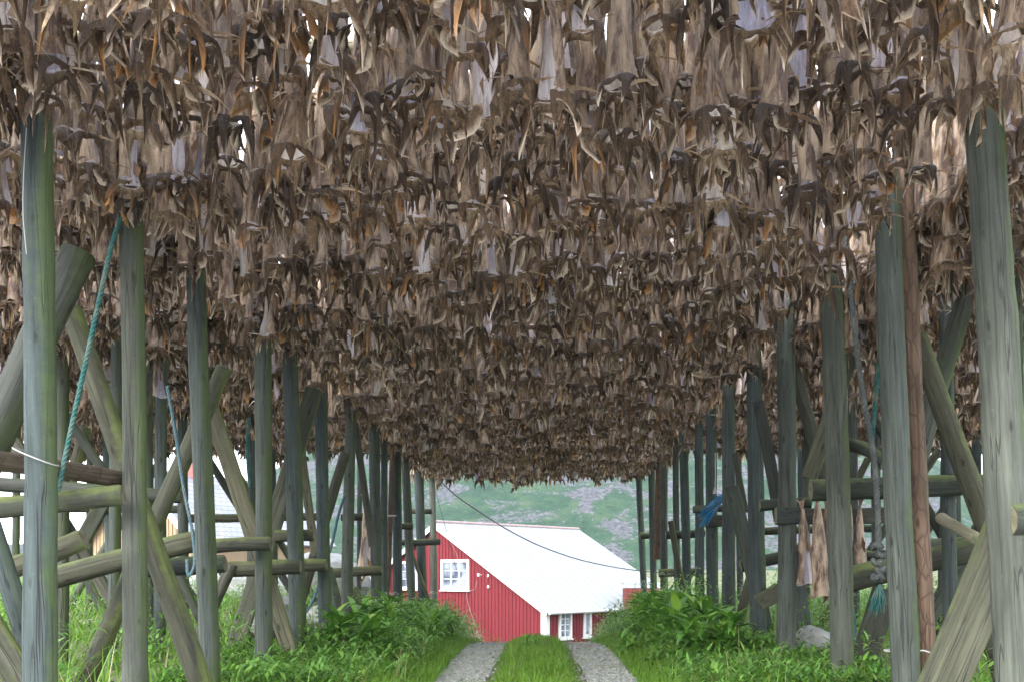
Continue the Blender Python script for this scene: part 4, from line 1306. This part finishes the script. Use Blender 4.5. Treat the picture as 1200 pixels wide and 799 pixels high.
for s_ in (-1, 1):
    x, y = scatter(13000, 3.2, 16, 6.5, 36, 1.); blades(vg, s_ * x, y, .3, .75, .012, .024, .2, .95)
x, y = scatter(6000, -22, -9, 30, 60, 1.); blades(vg, x, y, .3, .7, .03, .05, .3, 1.)
x, y = scatter(9000, -9, 14, 24, 40, 1.); blades(vg, x, y, .25, .5, .02, .04, .1, .9)
tag(vg.build('meadow_grass', 'grass'), 'tall meadow grass growing under and beyond the side racks', 'grass', None, 'stuff')

M['straw'] = leaf_mat('dead_stems', [(0, (.20, .15, .07)), (1, (.34, .28, .15))], .2)
vg = Veg()
for s_ in (-1, 1):
    x, y = scatter(330, 1.2, 3.2, 9, 24, 1.2); blades(vg, s_ * x, y, .2, .55, .006, .011)
    x, y = scatter(420, 3.2, 12, 7, 30, 1.); blades(vg, s_ * x, y, .35, .8, .008, .016)
tag(vg.build('dead_stems', 'straw'), 'dry tan stems standing among the green plants', 'dead stems', None, 'stuff')
vg = Veg()       # feathery herbs


def herbs(x, y, h0, h1, per, tone0=.1, tone1=1.):
    n = len(x); z = gz(x, y); h = U(h0, h1, n)
    X = np.repeat(x, per); Y = np.repeat(y, per); Z = np.repeat(z, per); Hh = np.repeat(h, per)
    k = n * per; t = rng.random(k) ** .7
    rad = U(.0, .20, k) * (.35 + Hh); an = U(0, 6.283, k)
    vg.add(np.stack([X + rad * np.cos(an), Y + rad * np.sin(an), Z + Hh * t], -1), an + U(-.8, .8, k), U(.06, .15, k), U(.014, .04, k), U(-.3, 1.0, k), U(.3, 1.5, k), U(tone0, tone1, k), ns=3, crease=False, prof=[.4, 1, .7, .05])


for s_ in (-1, 1):
    x, y = scatter(620, 1.3, 2.75, 12., 27, 1.2); keep = rng.random(620) < sstep(1.15, 1.75, x); x, y = x[keep], y[keep]; m_ = y < 15.5; herbs(s_ * x[m_], y[m_], .16, .42, 34, .2, 1.); herbs(s_ * x[~m_], y[~m_], .3, .72, 34, .1, 1.)
    x, y = scatter(900, 3.0, 13, 7, 32, 1.2); herbs(s_ * x, y, .3, .85, 30, .1, 1.)
    x, y = scatter(420, 1.25, 3.4, 9.2, 13.5, 1.); keep = rng.random(420) < sstep(1.1, 1.9, x); herbs(s_ * x[keep], y[keep], .06, .26, 26, .1, .9)
x, y = scatter(60, 1.75, 2.7, 15, 22, 1.); herbs(x, y, .7, 1.0, 36, .3, 1.)
x, y = scatter(150, -20, -10, 26, 37, 1.); herbs(x, y, .4, .8, 26, .4, 1.)
tag(vg.build('undergrowth', 'herb'), 'feathery green undergrowth along the feet of the posts', 'undergrowth', None, 'stuff')

vg = Veg()       # white umbels on stems
st = Veg()


def umbels(x, y, h0, h1):
    n = len(x); z = gz(x, y); h = U(h0, h1, n)
    st.add(np.stack([x, y, z], -1), U(0, 6.283, n), h * 1.02, np.full(n, .012), U(1.4, 1.57, n), U(0, .12, n), U(.3, .8, n), ns=3, crease=False, prof=[1, 1, .8, .6])
    per = 34; X = np.repeat(x, per); Y = np.repeat(y, per); Z = np.repeat(z + h, per); k = n * per
    a = U(0, 6.283, k); r = .085 * np.sqrt(rng.random(k)); g_ = np.repeat(U(0, .1, n), per)
    vg.add(np.stack([X + r * np.cos(a) + g_, Y + r * np.sin(a), Z + U(-.02, .025, k)], -1), U(0, 6.283, k), U(.012, .024, k), U(.012, .024, k), U(-.2, .4, k), U(0, .4, k), U(.2, 1, k), ns=1, crease=False, prof=[1, .8])


x, y = scatter(26, 1.7, 2.7, 16, 23); umbels(x, y, .85, 1.2)
x, y = scatter(10, 1.5, 2.7, 12, 20); umbels(-x, y, .5, .8)
x, y = scatter(130, 3.2, 13, 8, 34); umbels(-x, y, .5, .95)
x, y = scatter(110, 3.2, 13, 8, 30); umbels(x, y, .5, .95)
tag(vg.build('cow_parsley_flowers', 'umbel'), 'white cow parsley flower heads among the greenery', 'flowers', None, 'stuff')
tag(st.build('cow_parsley_stems', 'herb'), 'thin green cow parsley stems among the greenery', 'stems', None, 'stuff')

# broad-leaved docks, each a plant of its own
GD = 'broad-leaved dock plants along the posts'


def dock(px, d, nl, size, lab):
    bx, by, bz = on_ground(px, d)
    v = Veg(); n = int(nl * 1.5)
    az = U(0, 6.283, n) ; t = rng.random(n)
    pos = np.stack([U(-.09, .09, n), U(-.09, .09, n), t * .45 * size], -1)
    v.add(pos, az, U(.24, .46, n) * size, U(.06, .125, n) * size, U(.5, 1.25, n), U(.8, 1.9, n), np.clip(U(.0, .9, n) + .12 * (t - .5), 0, 1), ns=6, prof=[.12, .75, 1, .95, .7, .4, .04])
    o = v.build('dock_plant', 'leaf'); o.location = (bx, by, bz); tag(o, lab, 'plant', GD)
    s = Veg(); s.add(np.zeros((3, 3)), U(0, 6.28, 3), U(.4, .6, 3) * size, np.full(3, .016), U(1.3, 1.5, 3), U(0, .2, 3), U(.4, .8, 3), ns=3, crease=False, prof=[1, 1, .8, .5])
    so = s.build('stalk', 'leaf'); so.parent = o


docks_l = [(395, 12.5, 34, 1.0, 'big dock plant nearest the camera on the left verge'), (432, 12.2, 30, .95, 'dock plant second nearest on the left verge'), (425, 14.2, 34, 1.1, 'dock plant against the seventh left post'),
           (462, 14.2, 30, 1.0, 'dock plant spilling to the left rut edge'), (455, 16.5, 34, 1.2, 'tall dock plant by the thin brown pole'), (488, 17., 30, 1.0, 'dock plant in front of the tenth left post'),
           (505, 15.4, 26, .8, 'small dock plant beside the left rut, low and dark'), (495, 19.5, 34, 1.2, 'tall dock plant beneath the eleventh left post'), (518, 19., 30, 1.0, 'dock plant below the porch of the red house'),
           (528, 17.2, 24, .75, 'small dock plant at the crest of the left rut'), (470, 20., 34, 1.25, 'dock plant among the farther left posts')]
docks_r = [(852, 12.2, 34, 1.05, 'big dock plant at the foot of the sixth right post'), (812, 12., 34, .95, 'dock plant nearest the camera on the right verge'), (790, 13.2, 34, 1.1, 'dock plant right of the right rut, with arching leaves'),
           (772, 14.3, 30, 1.0, 'dock plant leaning toward the right rut'), (755, 15.5, 30, 1.05, 'dock plant at the right rut edge near the crest'), (822, 14.6, 34, 1.2, 'tall dock plant before the eighth right post'),
           (795, 16.2, 34, 1.3, 'tall dock plant before the ninth right post'), (765, 17.5, 34, 1.4, 'tallest bright dock plant right of the white windows'), (762, 16.6, 26, .95, 'dock plant at the crest beside the narrow window'),
           (758, 19., 34, 1.4, 'tall dock plant in front of the red outbuilding'), (780, 19.5, 34, 1.35, 'dock plant at the foot of the far right posts'), (735, 13.6, 20, .55, 'small dock plant on the grass lip of the right rut'),
           (618, 14.0, 12, .42, 'little leafy weed on the grassy crest between the ruts')]
for a in docks_l + docks_r: dock(*a)

# ------------------------------------------------------------------ air
HAZE = 0.0003
hm, nt = mat('haze_air'); q = N(nt)
vol = q.n('ShaderNodeVolumePrincipled', {'Color': (.86, .92, 1., 1), 'Density': HAZE, 'Anisotropy': .2})
q.n('ShaderNodeOutputMaterial', {'Volume': vol.outputs[0]})
hb = MB(); hb.box((0, 160, 38), 1300, 640, 110); ho = hb.build('haze', hm); ho['kind'] = 'stuff'; ho['label'] = 'thin pale haze paling the far hillside'; ho['category'] = 'haze'

# ------------------------------------------------------------------ light, sky, camera
w = bpy.data.worlds.new('World'); scene.world = w; w.use_nodes = True
nt = w.node_tree; nt.nodes.clear(); q = N(nt)
SUN_EL, SUN_AZ = R(28), R(215)        # azimuth clockwise from +y: behind the camera, to the left
sky = q.n('ShaderNodeTexSky'); sky.sky_type = 'NISHITA'; sky.sun_disc = False
sky.sun_elevation = SUN_EL; sky.sun_rotation = SUN_AZ; sky.air_density = 1.0; sky.dust_density = 6.0; sky.ozone_density = 1.0
tcg = q.n('ShaderNodeTexCoord').outputs['Generated']
cl = q.noise(q.stretch(tcg, (1, 1, 2.2)), 2.4, 6, .6, .4)
hsv = q.n('ShaderNodeHueSaturation', {'Saturation': .30, 'Value': 1.15, 'Color': sky.outputs[0]}).outputs[0]
over = q.mix(q.maprange(cl, .3, .7, .5, .85), hsv, q.ramp(q.n('ShaderNodeSeparateXYZ', {0: tcg}).outputs[2], [(0., (12.7, 13.6, 15.)), (.25, (10.4, 11.2, 12.4)), (.6, (7.8, 8.6, 9.9)), (1., (7.4, 8.2, 9.6))]))
bgd = q.n('ShaderNodeBackground', {'Color': over, 'Strength': .12})
q.n('ShaderNodeOutputWorld', {'Surface': bgd.outputs[0]})
sd = bpy.data.lights.new('sun', 'SUN'); sd.energy = 1.5; sd.angle = R(35); sd.color = (1, .98, .95)
so = link('sun', sd)
dirv = Vector((math.sin(SUN_AZ) * math.cos(SUN_EL), math.cos(SUN_AZ) * math.cos(SUN_EL), math.sin(SUN_EL)))
so.rotation_euler = dirv.to_track_quat('Z', 'Y').to_euler()

cam = bpy.data.cameras.new('camera'); co = link('camera', cam)
co.location = (0, 0, CZ); co.rotation_euler = (R(90), 0, 0)
cam.sensor_width = 36; cam.lens = F / 1200 * 36
cam.shift_x = -(VX - 600) / 1200; cam.shift_y = (VY - 399.5) / 1200
cam.clip_start = .1; cam.clip_end = 3000
scene.camera = co
scene.view_settings.view_transform = 'Standard'; scene.view_settings.look = 'None'
scene.view_settings.gamma = 1; scene.view_settings.use_curve_mapping = False
scene.view_settings.exposure = 2.25
scene.cycles.max_bounces = 12; scene.cycles.diffuse_bounces = 9; scene.cycles.transmission_bounces = 4; scene.cycles.volume_bounces = 0
scene.cycles.use_denoising = True
